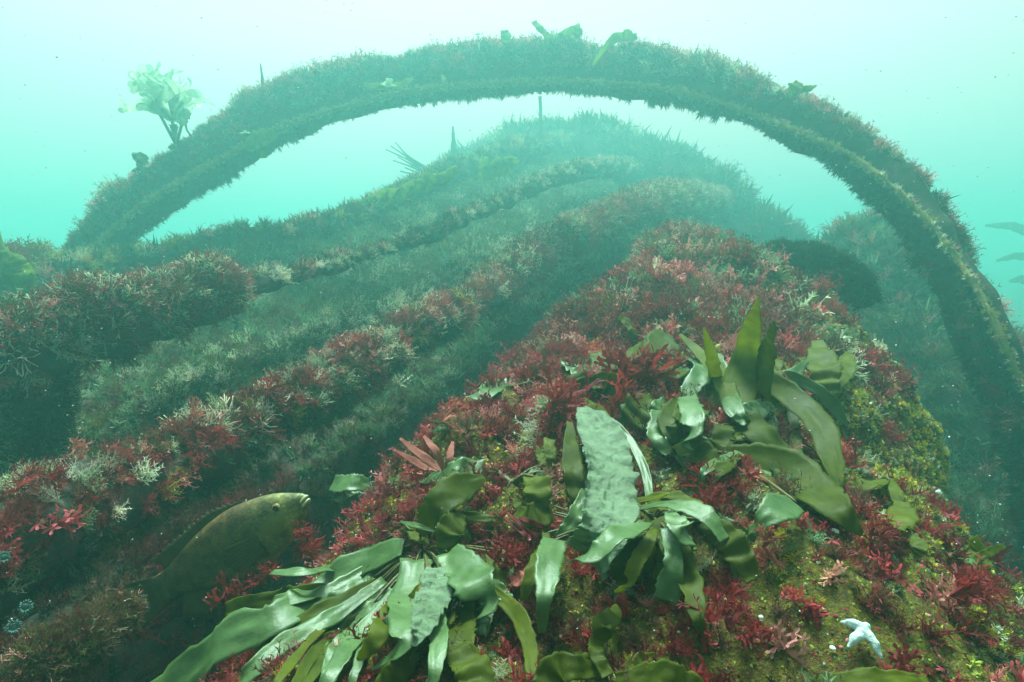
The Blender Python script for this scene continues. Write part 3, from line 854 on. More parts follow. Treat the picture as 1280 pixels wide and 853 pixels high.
# ------------------------------------------------------------------ kelp
def blade_mesh(pts, widths, up, loc, ruffle=0.14, crinkle=0.0, waves=5, cup=0.06, seed=0, nl=40, nw=11, ribs=0, ragged=0.0, frill=0.0):
    """pts: world path, widths in metres, up: 0 faces the camera .. 1 lies flat"""
    rng = np.random.default_rng(seed + 100)
    Cc_ = cr(pts, nl)
    w = np.maximum(cr(np.asarray(widths, float)[:, None], nl)[:, 0], 0.0008)
    T = nrm(np.gradient(Cc_, axis=0))
    tocam = nrm(CAM - Cc_)
    upv = np.array([0, -0.25, 1.0])
    hint = nrm(tocam * (1 - up) + upv * up + rng.normal(0, .12, 3))
    S = nrm(np.cross(T, hint))
    Nn = nrm(np.cross(S, T))
    vis_ = np.clip(np.abs((Nn * tocam).sum(1)), .45, 1)
    s = np.linspace(0, 1, nl)[:, None]
    t = np.linspace(-1, 1, nw)[None]
    hw = (w / 2 / vis_ ** .3)[:, None]
    ph = rng.uniform(0, 6.28)
    z = hw * (cup * (t ** 2 - .4) + ruffle * np.abs(t) ** 1.6 * np.sin(6.283 * waves * s + ph + t * 1.3) + 0.15 * np.sin(6.283 * waves * .7 * s + ph * 2 + .5 * t) + .10 * vnoise(np.stack([s * 9 + 0 * t, t * 2.2 + 0 * s, 0 * s + 0 * t + seed * 2.3], -1)))
    if crinkle:
        z = z + hw * crinkle * (np.abs(np.sin(t * 5.5)) * np.sin(s * nl * 1.05 + t * 2) * .6 + np.abs(t) ** 1.5 * np.sin(s * nl * .9 + (t > 0) * 1.6))
    if ribs:
        z = z + hw * .16 * np.sin(s * 6.283 * ribs - np.abs(t) * 2.5) * (np.abs(t) > .12)
    en = np.stack([vnoise(np.stack([s[:, 0] * 30, s[:, 0] * 0 + o_, s[:, 0] * 0 + seed * 1.3], -1)) for o_ in (.4, 8.4)], 1)
    edge = 1 + np.where(t < 0, en[:, :1], en[:, 1:]) * .2 * np.abs(t) + rng.normal(0, .02, (nl, nw)) * (np.abs(t) > .9)
    if ragged:
        sl = np.linspace(0, 1, nl)
        el, er_ = (1 + ragged * (vnoise(np.stack([sl * f_, sl * 0 + o_, sl * 0 + seed * 3.1], -1)) + .6 * vnoise(np.stack([sl * 17, sl * 0 + o_ + 9, sl * 0 + seed], -1))) for f_, o_ in ((6, .5), (7, 7.5)))
        edge = np.where(t < 0, np.clip(el, .2, 1.6)[:, None], np.clip(er_, .2, 1.6)[:, None]) * np.ones((nl, nw))
        z = z + hw * .35 * vnoise(np.stack([s * 5 + 0 * t, t * 1.6 + 0 * s, 0 * s + 0 * t + seed * 1.7], -1))
    if frill:
        wob = vnoise(np.stack([s * 7 + 0 * t, 0 * s + 0 * t, t * .8 + 0 * s + seed], -1))
        pk = vnoise(np.stack([s * 46 + 0 * t, t * 5.5 + 0 * s, 0 * s + 0 * t + 3.3], -1))
        z = z + hw * frill * (np.abs(t) ** 2.5 * np.sin(s * 6.283 * 13 + wob * 3 + (t > 0) * 1.3) * (.8 + .5 * wob) + .7 * pk * np.exp(-(np.abs(t) / .7) ** 4))
    V = Cc_[:, None] + S[:, None] * (t * hw * edge)[..., None] + Nn[:, None] * z[..., None]
    return mesh_np("blade", V.reshape(-1, 3) - loc, grid_faces(nl, nw))


def stem_mesh(a, b, r0, r1, loc, sag=0.02, name="stipe"):
    mid = (a + b) / 2 + np.array([0, 0, sag])
    V, Fq = tube([a, mid, b], [r0, (r0 + r1) / 2, r1], n=14, m=7, rough=.0005)
    return mesh_np(name, V - loc, Fq)


KM = {'y': MAT_KELP_BRIGHT, 'd': MAT_KELP, 'p': MAT_KELP_PALE, 'c': MAT_KELP_CRINKLE, 'w': MAT_KELP_BLEACHED, 'o': MAT_KELP_OLIVE, 'r': MAT_RED, 'k': MAT_PINK}
seedc = [0]


def kelp(name, hold, blades, label, cat="kelp", group=None, bvh=None, dflt=None, stipes=True, extra=2, slim=.74):
    """hold: pixel of the holdfast; blades: (material, up, lift, [(px,py,w)...], options)"""
    d0 = dsurf(*hold[:2], bvh, dflt)
    if d0 is None: d0 = dflt
    h0 = hold
    for k_ in range(1, 40):
        if d0 is not None: break
        hold = (h0[0] + (760 - h0[0]) * k_ / 40, h0[1] + (700 - h0[1]) * k_ / 40)
        d0 = dsurf(*hold)
        print("holdfast off the mound:", label, k_)
    base = P(hold[0], hold[1], d0 * 1.005)
    root = empty(name, base, label, cat, group)
    if stipes:
        rv = []
        hf_V, hf_F, off = [], [], 0
        for k in range(5):
            a = k * 1.257 + .3
            e = base + np.array([math.cos(a), math.sin(a), -.5]) * .014 * d0
            V, Fq = tube([base + np.array([0, 0, .006]), (base + e) / 2 + np.array([0, 0, .004]), e], [.0035 * d0, .003 * d0, .0015 * d0], n=8, m=6, rough=0.0005)
            hf_V.append(V); hf_F.append(Fq + off); off += len(V)
        link("holdfast", mesh_np("holdfast", np.concatenate(hf_V) - base, np.concatenate(hf_F)), MAT_STIPE, root)
    if stipes and len(blades) > 2 and bvh is None:
        more = []
        for (m_, u_, l_, pts_, *o_) in blades:
            pts_ = [(x_, y_, w_ * (.9 if m_ == 'c' else slim)) for x_, y_, w_ in pts_]
            more.append((m_, u_, l_, pts_, *o_))
            for _ in range(extra if len(pts_) > 2 else 0):
                an_, sc_ = R.uniform(-.6, .6), R.uniform(.45, .9)
                bx_, by_ = pts_[0][0] + R.uniform(-14, 14), pts_[0][1] + R.uniform(-10, 10)
                wd_ = R.uniform(9, 20)
                n_ = len(pts_)
                prof_ = [.55] + [R.uniform(.85, 1.1) for _k in range(n_ - 2)] + [R.choice([.85, .6, .15])]
                more.append((R.choice(['d', 'o', 'o', 'p']), float(np.clip(u_ + R.uniform(-.3, .15), .05, .75)), l_ * R.uniform(.3, .8),
                             [(bx_ + sc_ * ((x_ - pts_[0][0]) * math.cos(an_) - (y_ - pts_[0][1]) * math.sin(an_)), by_ + sc_ * ((x_ - pts_[0][0]) * math.sin(an_) + (y_ - pts_[0][1]) * math.cos(an_)), wd_ * pf_) for (x_, y_, w_), pf_ in zip(pts_, prof_)], dict(waves=R.uniform(2.5, 5), ruffle=.22)))
        blades = more
    for (mt, up, lift, pts, *opt) in blades:
        opt = opt[0] if opt else {}
        seedc[0] += 1
        ds = []
        for (x, y, w) in pts:
            dd = dsurf(x, y, bvh)
            ds.append(dd)
        good = [v for v in ds if v is not None]
        fill = (sum(good) / len(good)) if good else d0
        if dflt is not None and not good: fill = dflt
        ds = [v if v is not None else None for v in ds]
        for i in range(len(ds)):
            if ds[i] is None or abs(ds[i] - d0) > .6 * d0:
                ds[i] = min(fill, d0) if not (dflt and not good) else dflt
        sm = [np.mean(ds[max(0, i - 1):i + 2]) for i in range(len(ds))]
        ln = len(pts)
        prof = [lift * (0.35 + 0.9 * math.sin(math.pi * (i + .5) / ln)) for i in range(ln)]
        if 'tip' in opt: prof[-1] = opt['tip']
        dd = [min(sm[i], ds[i]) * (1 - prof[i]) for i in range(ln)]
        wp = np.array([P(x, y, z) for (x, y, w), z in zip(pts, dd)])
        ws = [w * z / F for (x, y, w), z in zip(pts, dd)]
        o2 = {k: v for k, v in opt.items() if k != 'tip'}
        if 'fan' in o2:
            rf = np.random.default_rng(seedc[0] + 900)
            v_, t_, s_ = tpl_fan(rf, o2['fan'], 3, o2.get('fw', .05), o2.get('fw', .05) * 1.7, .55)
            zz = nrm(nrm(wp[-1] - wp[0]) * .7 + np.array([0, 0, .5]) + nrm(CAM - wp[0]) * .35)
            xx = nrm(np.cross(zz, rf.normal(0, 1, 3))); yy = np.cross(zz, xx)
            sz_ = np.linalg.norm(wp[-1] - wp[0]) * o2.get('fs', .62)
            vv = (v_[:, :1] * xx + v_[:, 1:2] * yy + v_[:, 2:] * zz) * sz_ + wp[0] * .8 + wp[1] * .2
            bl = link("frond", mesh_np("frond", vv - base, t_), KM[mt], root)
        else:
            bl = link("blade", blade_mesh(wp, ws, up, base, seed=seedc[0], **o2), KM[mt], root)
        if 'fan' not in o2:
            md = bl.modifiers.new("thickness", 'SOLIDIFY'); md.thickness = 0.0010 * max(1, d0)
        if stipes and np.linalg.norm(wp[0] - base) > .012:
            link("stipe", stem_mesh(base, wp[0], .0028 * d0, .002 * d0, base, .008), MAT_STIPE, root)
    return root


CR = dict(waves=2, ruffle=.06, cup=.2, nl=190, nw=31, frill=.16)
kelp("sugar_kelp", (530, 690), [
    ('p', .75, .05, [(505, 684, 30), (450, 703, 46), (405, 733, 44), (365, 748, 30), (310, 756, 3)], dict(waves=4)),
    ('p', .75, .06, [(470, 722, 26), (425, 750, 40), (390, 770, 34), (368, 782, 8)], dict(waves=5, ruffle=.2)),
    ('p', .75, .08, [(462, 712, 24), (400, 748, 40), (345, 772, 54), (290, 797, 58), (238, 836, 56), (180, 885, 50)], dict(waves=4, ruffle=.15)),
    ('d', .35, .05, [(470, 730, 20), (400, 770, 40), (335, 812, 44), (270, 862, 40)]),
    ('p', .7, .07, [(480, 725, 16), (420, 768, 26), (360, 800, 30), (300, 850, 28), (270, 880, 24)], dict(waves=5)),
    ('p', .65, .06, [(500, 735, 16), (450, 790, 26), (420, 830, 26), (395, 880, 22)], dict(waves=4)),
    ('p', .6, .06, [(535, 720, 16), (548, 780, 26), (545, 830, 24), (535, 870, 18)], dict(waves=3)),
    ('o', .5, .05, [(590, 720, 16), (640, 760, 24), (660, 800, 24), (665, 850, 18)], dict(waves=3)),
    ('p', .6, .05, [(492, 738, 26), (470, 765, 44), (437, 802, 34)], dict(waves=2)),
    ('o', .4, .04, [(492, 755, 22), (472, 795, 32), (448, 826, 10)]),
    ('p', .62, .08, [(520, 702, 44), (512, 745, 54), (508, 785, 48), (500, 808, 30), (475, 833, 3)], dict(waves=3)),
    ('c', .6, .10, [(552, 708, 30), (541, 745, 37), (525, 788, 24), (514, 808, 4)], dict(ribs=11, nl=80, nw=13, ruffle=.04)),
    ('d', .35, .05, [(562, 722, 40), (573, 770, 46), (576, 802, 40), (571, 828, 30)], dict(waves=2.5)),
    ('p', .65, .09, [(560, 690, 34), (582, 712, 60), (599, 742, 60), (605, 770, 26)], dict(waves=2)),
    ('o', .3, .03, [(615, 690, 22), (622, 730, 34), (612, 764, 14)]),
    ('d', .3, .07, [(524, 668, 14), (543, 635, 48), (572, 612, 50), (606, 596, 12)], dict(waves=1.5)),
    ('d', .3, .06, [(575, 640, 26), (562, 668, 48), (570, 692, 30)]),
    ('p', .5, .07, [(500, 652, 3), (520, 657, 8), (544, 664, 5)], dict(waves=3)),
    ('p', .55, .05, [(440, 786, 10), (420, 812, 24), (404, 856, 12)]),
    ('d', .5, .05, [(444, 793, 8), (410, 797, 16), (380, 822, 5)]),
    ('d', .4, .04, [(560, 800, 30), (590, 835, 60), (600, 880, 60)]),
    ('d', .4, .04, [(520, 790, 30), (500, 835, 46), (470, 880, 50)]),
], "olive kelp whose many pale ribbons trail down towards the fish")
kelp("sugar_kelp", (640, 604), [
    ('p', .55, .05, [(606, 590, 40), (570, 588, 38), (540, 597, 22), (506, 608, 2)], dict(waves=4, ruffle=.22)),
    ('o', .3, .06, [(668, 596, 30), (672, 615, 44), (668, 636, 30)], dict(waves=3)),
    ('o', .25, .06, [(690, 590, 12), (688, 568, 18), (686, 548, 14)]),
    ('p', .7, .02, [(655, 600, 3), (668, 588, 9), (676, 583, 3)]),
], "small kelp with one tapering pale ribbon lying over pink fern weed")
kelp("sugar_kelp", (745, 668), [
    ('c', .5, .14, [(727, 510, 10), (745, 532, 40), (763, 575, 56), (764, 625, 60), (752, 668, 64), (732, 702, 58)], CR),
    ('p', .8, .17, [(808, 652, 20), (768, 672, 38), (735, 693, 34), (710, 703, 8)], dict(waves=3)),
    ('d', .1, .08, [(725, 640, 18), (716, 585, 34), (712, 528, 8)]),
    ('p', .45, .07, [(738, 600, 8), (722, 640, 26), (700, 672, 20)]),
    ('p', .5, .10, [(694, 672, 30), (686, 705, 38), (681, 745, 28), (677, 792, 12)], dict(waves=2)),
    ('d', .2, .05, [(690, 640, 30), (660, 645, 40), (645, 640, 12)]),
], "big crinkled pale-green sugar kelp blade standing up from the mound")
kelp("sugar_kelp", (815, 660), [
    ('p', .75, .10, [(798, 636, 14), (842, 630, 26), (882, 642, 32), (906, 676, 22)], dict(waves=1.5)),
    ('d', .25, .07, [(820, 650, 24), (846, 690, 42), (864, 732, 36), (872, 772, 22), (879, 795, 4)]),
    ('p', .45, .09, [(832, 660, 16), (842, 700, 30), (832, 752, 46)], dict(waves=2)),
    ('p', .5, .12, [(838, 640, 16), (852, 660, 38), (866, 680, 22)]),
    ('d', .2, .05, [(790, 660, 30), (780, 700, 60), (790, 730, 36)]),
    ('d', .2, .05, [(880, 650, 30), (915, 680, 52), (942, 726, 26)]),
], "dark kelp with a hooked pale ribbon beside the crinkled blade")
kelp("sugar_kelp", (756, 842), [
    ('d', .3, .08, [(760, 800, 14), (752, 782, 34), (768, 768, 22), (770, 755, 3)]),
    ('d', .2, .05, [(755, 840, 16), (700, 835, 50), (680, 870, 60)]),
    ('d', .3, .05, [(760, 845, 20), (745, 815, 22), (748, 795, 16)]),
    ('d', .3, .04, [(770, 850, 20), (830, 845, 44), (880, 870, 40)]),
], "low dark kelp with one twisted upright leaf, under the long hanging ribbon")
kelp("sugar_kelp", (875, 572), [
    ('p', .6, .10, [(858, 444, 8), (876, 462, 26), (862, 488, 24), (854, 503, 10)], dict(waves=2)),
    ('p', .5, .12, [(858, 494, 24), (866, 525, 33), (860, 558, 28)], dict(waves=2.5)),
    ('p', .7, .08, [(858, 448, 6), (878, 458, 14), (896, 470, 3)]),
    ('d', .15, .06, [(848, 565, 16), (836, 528, 30), (852, 500, 22), (862, 478, 8)]),
    ('d', .3, .06, [(846, 552, 24), (874, 566, 40), (900, 588, 18)]),
    ('p', .6, .09, [(928, 566, 16), (900, 578, 16), (880, 590, 12), (868, 615, 6)], dict(waves=1)),
], "kelp with a pale twisted S-shaped ribbon beside tall backlit blades", extra=3)
kelp("oarweed", (925, 548), [
    ('o', .0, .10, [(930, 548, 50), (922, 490, 72), (936, 430, 46), (948, 372, 4)], dict(waves=1.5, ruffle=.08)),
    ('o', .05, .08, [(920, 520, 30), (895, 462, 34), (850, 418, 5)], dict(waves=1.5)),
    ('d', .05, .07, [(952, 510, 34), (958, 450, 36), (968, 402, 6)]),
    ('d', .15, .10, [(945, 470, 34), (985, 490, 52), (1022, 530, 54), (1042, 580, 40), (1050, 628, 6)], dict(waves=2)),
    ('d', .2, .06, [(930, 520, 50), (965, 560, 60), (990, 600, 46), (1000, 625, 20)]),
    ('d', .2, .05, [(905, 530, 40), (900, 560, 50), (880, 570, 16)]),
    ('p', .3, .09, [(968, 508, 14), (945, 512, 40), (922, 528, 28)], dict(ribs=6, nl=50, nw=11)),
    ('p', .8, .11, [(936, 460, 3), (948, 461, 9), (962, 464, 2)]),
], "tall backlit olive kelp blades standing at the crest of the mound", extra=4, slim=.55)
kelp("oarweed", (915, 582), [
    ('d', .3, .07, [(905, 575, 36), (965, 582, 52), (1010, 604, 44), (1050, 640, 32), (1078, 668, 6)], dict(waves=2)),
    ('p', .7, .10, [(996, 628, 22), (972, 636, 34), (950, 652, 20), (934, 664, 12)], dict(waves=1.5)),
], "long olive ribbon lying across the mound towards the yellow sponge", slim=.6)
kelp("young_kelp", (785, 492), [
    ('o', .1, .07, [(770, 488, 34), (788, 462, 24), (798, 436, 14), (810, 428, 5)]),
    ('d', .3, .05, [(775, 485, 20), (758, 462, 34), (744, 440, 18)]),
    ('d', .35, .06, [(815, 465, 34), (828, 435, 50), (830, 416, 22)]),
    ('p', .6, .07, [(745, 474, 5), (760, 466, 9), (780, 462, 5)]),
    ('p', .5, .08, [(776, 462, 10), (775, 452, 14), (772, 444, 10)]),
    ('p', .5, .06, [(800, 470, 10), (806, 456, 14), (800, 446, 6)]),
    ('d', .2, .05, [(830, 500, 30), (800, 515, 60), (780, 540, 30)]),
    ('d', .2, .05, [(780, 490, 30), (760, 480, 40), (735, 476, 10)]),
], "bushy young kelp above the broad-lobed red weed", extra=3)
kelp("young_kelp", (722, 480), [('d', .3, .06, [(728, 484, 14), (722, 470, 22), (712, 462, 18)]), ('p', .7, .07, [(722, 468, 12), (714, 458, 18), (706, 454, 12)])], "single stubby kelp leaf with a square pale tip")
kelp("young_kelp", (792, 424), [('o', .2, .05, [(792, 424, 10), (789, 410, 10), (780, 400, 7), (768, 396, 2)])], "tiny kelp with a pale curled tip among back red weed")
kelp("young_kelp", (662, 480), [('p', .7, .04, [(660, 478, 10), (630, 481, 22), (605, 490, 20), (584, 497, 5)], dict(waves=3))], "lone bleached pale-green blade lying on red weed")
kelp("young_kelp", (462, 602), [('p', .5, .05, [(462, 604, 12), (440, 604, 24), (414, 604, 18)], dict(waves=1)), ('p', .45, .05, [(445, 610, 12), (430, 618, 16), (418, 626, 8)])], "small forked pale-green blade just past the fish's nose")
kelp("young_kelp", (1035, 490), [('o', .1, .07, [(1040, 492, 20), (1030, 460, 32), (1022, 426, 10)]), ('o', .2, .05, [(1040, 485, 14), (1056, 460, 20), (1062, 440, 6)])], "short backlit kelp on the mound's right shoulder, by the flange")
kelp("young_kelp", (1100, 604), [('o', .35, .05, [(1118, 598, 14), (1085, 604, 28), (1045, 604, 8)]), ('p', .7, .05, [(1045, 588, 6), (1070, 590, 12), (1090, 586, 5)]), ('o', .2, .05, [(1112, 600, 10), (1122, 622, 16), (1118, 640, 8)])], "flat olive blade on the mound's right flank")
kelp("young_kelp", (1130, 660), [('o', .2, .06, [(1126, 628, 12), (1128, 645, 26), (1122, 660, 12)]), ('o', .2, .04, [(1140, 668, 8), (1150, 684, 16), (1146, 696, 6)])], "little rounded olive leaf on the mound's right flank")
kelp("young_kelp", (1212, 704), [('p', .5, .05, [(1212, 703, 8), (1202, 697, 18), (1186, 688, 6)]), ('o', .3, .05, [(1212, 703, 6), (1232, 692, 14), (1256, 682, 8)]), ('o', .4, .05, [(1214, 706, 6), (1222, 712, 14), (1234, 716, 8)])], "three-leaved young kelp at the mound's right rim")
kelp("young_kelp", (1090, 848), [('o', .3, .04, [(1160, 850, 10), (1090, 850, 26), (1010, 856, 16)])], "olive blade lying below the starfish")

# ------------------------------------------------------------------ leafy red weeds picked out one by one
RD = dict(fan=7, fw=.055)
def reds(hold, blades, label, name="red_seaweed", **k):
    if name == "red_seaweed":
        more = []
        for (m_, u_, l_, pts_, *o_) in blades:
            for _ in range(2):
                jx, jy, sc = R.uniform(-16, 16), R.uniform(-9, 9), R.uniform(.4, .65)
                cx_, cy_ = pts_[1][0], pts_[1][1]
                an_ = R.uniform(-.9, .9)
                more.append((m_, float(np.clip(u_ + R.uniform(-.25, .25), 0, .8)), l_ * R.uniform(.6, 1.1),
                             [(cx_ + jx + sc * ((x_ - cx_) * math.cos(an_) - (y_ - cy_) * math.sin(an_)), cy_ + jy + sc * ((x_ - cx_) * math.sin(an_) + (y_ - cy_) * math.cos(an_)), w_ * sc) for x_, y_, w_ in pts_], *o_))
        blades = [(m_, u_, l_, [(x_, y_, w_ * .62) for x_, y_, w_ in pts_], *o_) for (m_, u_, l_, pts_, *o_) in blades] + more
    return kelp(name, hold, blades, label, "seaweed", stipes=False, **k)


reds((800, 500), [('r', .45, .05, [(768, 492, 16), (790, 478, 34), (822, 468, 30)], RD), ('r', .4, .05, [(762, 512, 8), (785, 500, 30), (812, 498, 22)], RD), ('r', .2, .05, [(812, 470, 24), (818, 490, 30), (812, 506, 8)], RD)], "broad-lobed red weed growing at the foot of the bushy young kelp")
reds((700, 505), [('r', .45, .05, [(678, 520, 14), (700, 505, 26), (732, 494, 16)], RD), ('r', .3, .04, [(700, 500, 20), (690, 530, 22), (700, 560, 8)], RD), ('r', .5, .05, [(690, 510, 10), (715, 490, 26), (738, 486, 10)], RD)], "red branching weed above the crinkled kelp's upper end")
reds((570, 540), [('k', .5, .04, [(545, 528, 10), (570, 532, 26), (592, 524, 20)], RD)], "dusky-pink lobed weed on the mound's left shoulder")
fern = dict(waves=2, ruffle=.15, nl=20)
reds((540, 585), [('k', .6, .04, [(556, 590, 5), (530, 572, 11), (500, 548, 3)], fern), ('k', .6, .04, [(556, 590, 5), (525, 580, 10), (492, 562, 3)], fern), ('k', .6, .05, [(556, 590, 5), (545, 565, 10), (530, 545, 3)], fern), ('k', .6, .05, [(558, 590, 4), (562, 572, 9), (566, 552, 3)], fern), ('k', .6, .03, [(556, 592, 5), (528, 592, 9), (505, 584, 3)], fern)], "salmon-pink fern-like fan of weed on the left shoulder", "fern_weed")
reds((655, 730), [('k', .55, .06, [(636, 730, 12), (655, 722, 30), (690, 716, 22)], dict(waves=4, ruffle=.3)), ('k', .4, .05, [(662, 745, 8), (668, 735, 16), (680, 728, 6)])], "peach-pink frond under the hanging kelp ribbon")
reds((640, 700), [('r', .4, .06, [(612, 700, 8), (640, 694, 26), (668, 690, 14)], RD), ('r', .3, .06, [(620, 712, 8), (650, 704, 22), (680, 700, 10)], RD), ('r', .3, .07, [(668, 684, 8), (655, 668, 9), (630, 646, 4)], fern), ('r', .3, .07, [(672, 680, 8), (650, 656, 9), (634, 640, 3)], fern)], "bright red forked weed between the crinkled kelp and trailing ribbons")
reds((900, 625), [('r', .5, .06, [(880, 640, 6), (900, 622, 24), (926, 612, 10)], RD), ('r', .4, .05, [(886, 600, 6), (884, 620, 12), (880, 634, 6)], RD)], "small red frond under the arching pale kelp stalk")
reds((948, 700), [('k', .3, .04, [(955, 680, 8), (948, 700, 18), (950, 722, 12)], RD)], "small pink frond beside dark kelp on the mound")
reds((900, 760), [('r', .4, .06, [(880, 780, 8), (905, 765, 22), (935, 750, 10)], RD), ('r', .3, .06, [(905, 790, 8), (930, 775, 24), (962, 768, 8)], RD), ('r', .3, .05, [(930, 800, 10), (960, 790, 26), (985, 800, 12)], RD), ('r', .3, .06, [(905, 752, 8), (925, 740, 18), (945, 748, 8)], RD)], "tangle of deep red weed left of the starfish")
reds((1210, 750), [('r', .3, .05, [(1184, 742, 14), (1205, 760, 26), (1240, 780, 22), (1275, 800, 12)], dict(fan=8, fw=.05, fs=.38)), ('r', .3, .05, [(1210, 720, 14), (1225, 745, 26), (1262, 775, 18)], dict(fan=8, fw=.05, fs=.38)), ('r', .3, .04, [(1195, 735, 12), (1230, 765, 24), (1262, 790, 10)], dict(fan=8, fw=.05, fs=.38))], "large dark-red frond at the mound's right rim")
reds((1100, 640), [('r', .4, .03, [(1085, 668, 10), (1105, 664, 24), (1130, 672, 10)], RD)], "red leafy patch beside yellow sponge on the right flank")
reds((318, 745), [('r', .4, .02, [(268, 756, 6), (292, 752, 20), (325, 744, 22)], RD), ('r', .4, .02, [(300, 740, 6), (318, 738, 16), (338, 728, 8)], RD), ('r', .4, .02, [(330, 722, 6), (345, 715, 16), (362, 708, 8)], RD)], "ragged red weed tuft below the fish's belly", dflt=1.12)
reds((395, 670), [('r', .4, .05, [(366, 672, 5), (385, 668, 18), (402, 655, 10)], RD), ('r', .4, .04, [(372, 690, 6), (400, 690, 26), (420, 672, 10)], RD)], "small pointed red leaf just below the fish's head", dflt=1.15)
bA = bvh_of(*sA)
reds((280, 535), [('k', .5, .05, [(235, 520, 8), (250, 515, 26), (275, 520, 12)], RD), ('r', .4, .06, [(255, 545, 8), (280, 540, 30), (290, 552, 12)], RD), ('r', .3, .06, [(262, 560, 6), (275, 548, 16), (290, 530, 6)], RD)], "soft red leaves on top of the long beam", bvh=bA, dflt=1.65)
reds((380, 490), [('r', .4, .05, [(330, 490, 8), (352, 484, 24), (380, 488, 12)], RD), ('r', .4, .05, [(370, 505, 6), (382, 502, 16), (392, 508, 6)], RD)], "dull red leaves halfway along the long beam", bvh=bA, dflt=2.0)
reds((110, 560), [('k', .5, .05, [(90, 568, 8), (108, 560, 24), (126, 562, 12)], RD), ('r', .4, .05, [(60, 606, 8), (85, 598, 26), (112, 600, 10)], RD), ('r', .4, .05, [(20, 612, 8), (45, 605, 30), (70, 615, 10)], RD)], "rosy weed clump at the near end of the long beam", bvh=bA, dflt=1.35)

# ------------------------------------------------------------------ weeds on the arch and far off
bArch = bvh_of(*sArch)
def ak(name, hold, d, blades, label, cat="kelp", **k):
    o = kelp(name, hold, blades, label, cat, dflt=d, stipes=k.pop('stipes', True), bvh=bArch)
    loc, nor, i_, dist = bArch.find_nearest(o.location)          # seat the plant on the growth of the arch
    if dist > .03:
        o.location = o.location + (loc - o.location) * (1 - .03 / dist)
    return o


W = dict(waves=3, ruffle=.3, cup=.3, nl=26, nw=10, ragged=.5)
WF = dict(fan=4, fw=.13, fs=1.0)
ak("bleached_kelp", (213, 168), 4.5, [
    ('w', .2, .0, [(210, 142, 10), (205, 122, 20), (202, 94, 10)], WF), ('w', .3, .01, [(208, 140, 20), (194, 112, 16), (182, 84, 12)], WF), ('w', .3, .01, [(210, 140, 20), (218, 112, 16), (226, 86, 12)], WF),
    ('w', .2, .0, [(206, 130, 12), (204, 112, 30), (203, 88, 26)], W), ('w', .4, .015, [(182, 112, 6), (198, 118, 12), (214, 122, 8)], W),
    ('w', .3, .015, [(226, 122, 8), (222, 134, 13), (216, 142, 6)], W), ('y', .1, .0, [(212, 168, 4), (211, 152, 6), (209, 142, 9)], W),
    ('d', .1, .0, [(233, 158, 2), (226, 148, 2), (225, 136, 2)], dict(ruffle=.05))],
   "ghostly bleached kelp head on a stalk, standing on the arch's left shoulder")
ak("weed_tuft", (168, 198), 4.5, [('d', .1, .0, [(168, 198, 3), (166, 188, 10), (162, 178, 8)], W), ('d', .1, 0, [(169, 196, 4), (172, 186, 12), (177, 183, 5)], W)], "little dark stalked tuft on the arch below the bleached kelp", "seaweed")
ak("thin_weed", (325, 100), 4.4, [('d', .0, .0, [(325, 102, 4), (324, 84, 3), (322, 66, 1)], dict(ruffle=.05))], "single dark hair-like strand sticking up from the arch", "seaweed", stipes=False)
ak("arch_kelp", (690, 42), 4.1, [('y', .2, .02, [(690, 40, 4), (678, 30, 8), (667, 18, 6)]), ('y', .2, .02, [(692, 40, 5), (708, 32, 9), (726, 27, 12)]), ('y', .2, .02, [(690, 44, 5), (700, 38, 10), (712, 36, 4)]), ('y', .2, .02, [(716, 40, 4), (722, 34, 10), (724, 26, 6)])], "forked pale-green kelp on the very top of the arch")
ak("arch_kelp", (632, 40), 4.15, [('y', .1, .02, [(632, 40, 6), (633, 33, 12), (630, 24, 6)])], "small rounded dark leaf on top of the arch beside the forked kelp")
ak("arch_kelp", (742, 85), 4.05, [('y', .2, .03, [(740, 84, 3), (752, 65, 6), (768, 48, 10), (776, 42, 4)]), ('y', .3, .03, [(770, 50, 6), (784, 44, 14), (796, 46, 6)])], "slender yellow-green kelp leaning on the arch's crown")
ak("arch_kelp", (996, 98), 3.5, [('y', .2, .04, [(992, 98, 8), (1000, 92, 16), (1006, 84, 6)]), ('y', .2, .04, [(1004, 94, 6), (1016, 92, 8), (1028, 88, 2)])], "bright green kelp leaf on the arch's right shoulder")
ak("arch_kelp", (478, 106), 4.3, [('y', .3, .04, [(455, 106, 4), (475, 108, 8), (500, 106, 8), (516, 98, 3)]), ('w', .4, .05, [(478, 104, 6), (486, 104, 12), (492, 106, 6)]), ('y', .2, .03, [(556, 115, 4), (556, 104, 6), (553, 94, 3)])], "yellowish kelp with a white patch clinging to the arch's front", stipes=False)
ak("arch_kelp", (320, 178), 4.4, [('y', .3, .04, [(300, 182, 8), (320, 175, 22), (345, 165, 10)]), ('y', .3, .05, [(322, 180, 8), (328, 187, 16), (330, 190, 10)]), ('w', .5, .05, [(300, 166, 2), (306, 165, 5), (312, 166, 2)])], "yellow-brown kelp draped on the arch's inner lip", stipes=False)
ak("arch_kelp", (115, 345), 4.3, [('y', .5, .05, [(95, 352, 6), (120, 346, 14), (150, 350, 8)]), ('y', .5, .05, [(100, 345, 6), (118, 338, 12), (140, 338, 5)]), ('w', .6, .06, [(80, 357, 3), (88, 356, 6), (96, 356, 2)]), ('d', .5, .05, [(110, 356, 8), (135, 350, 16), (160, 348, 6)])], "yellow-green kelp scraps at the arch's left foot", stipes=False)


def far(name, hold, d, blades, label, cat="seaweed"):
    return kelp(name, hold, [(m_, u_, 0.0, b_, dict(ruffle=.1, nl=16, nw=4)) for m_, u_, b_ in blades], label, cat, bvh=bvh_of(np.array([[0, 0, -50], [1, 0, -50], [0, 1, -50], [1, 1, -50.]]), np.array([[0, 1, 3, 2]])), dflt=d, stipes=False)


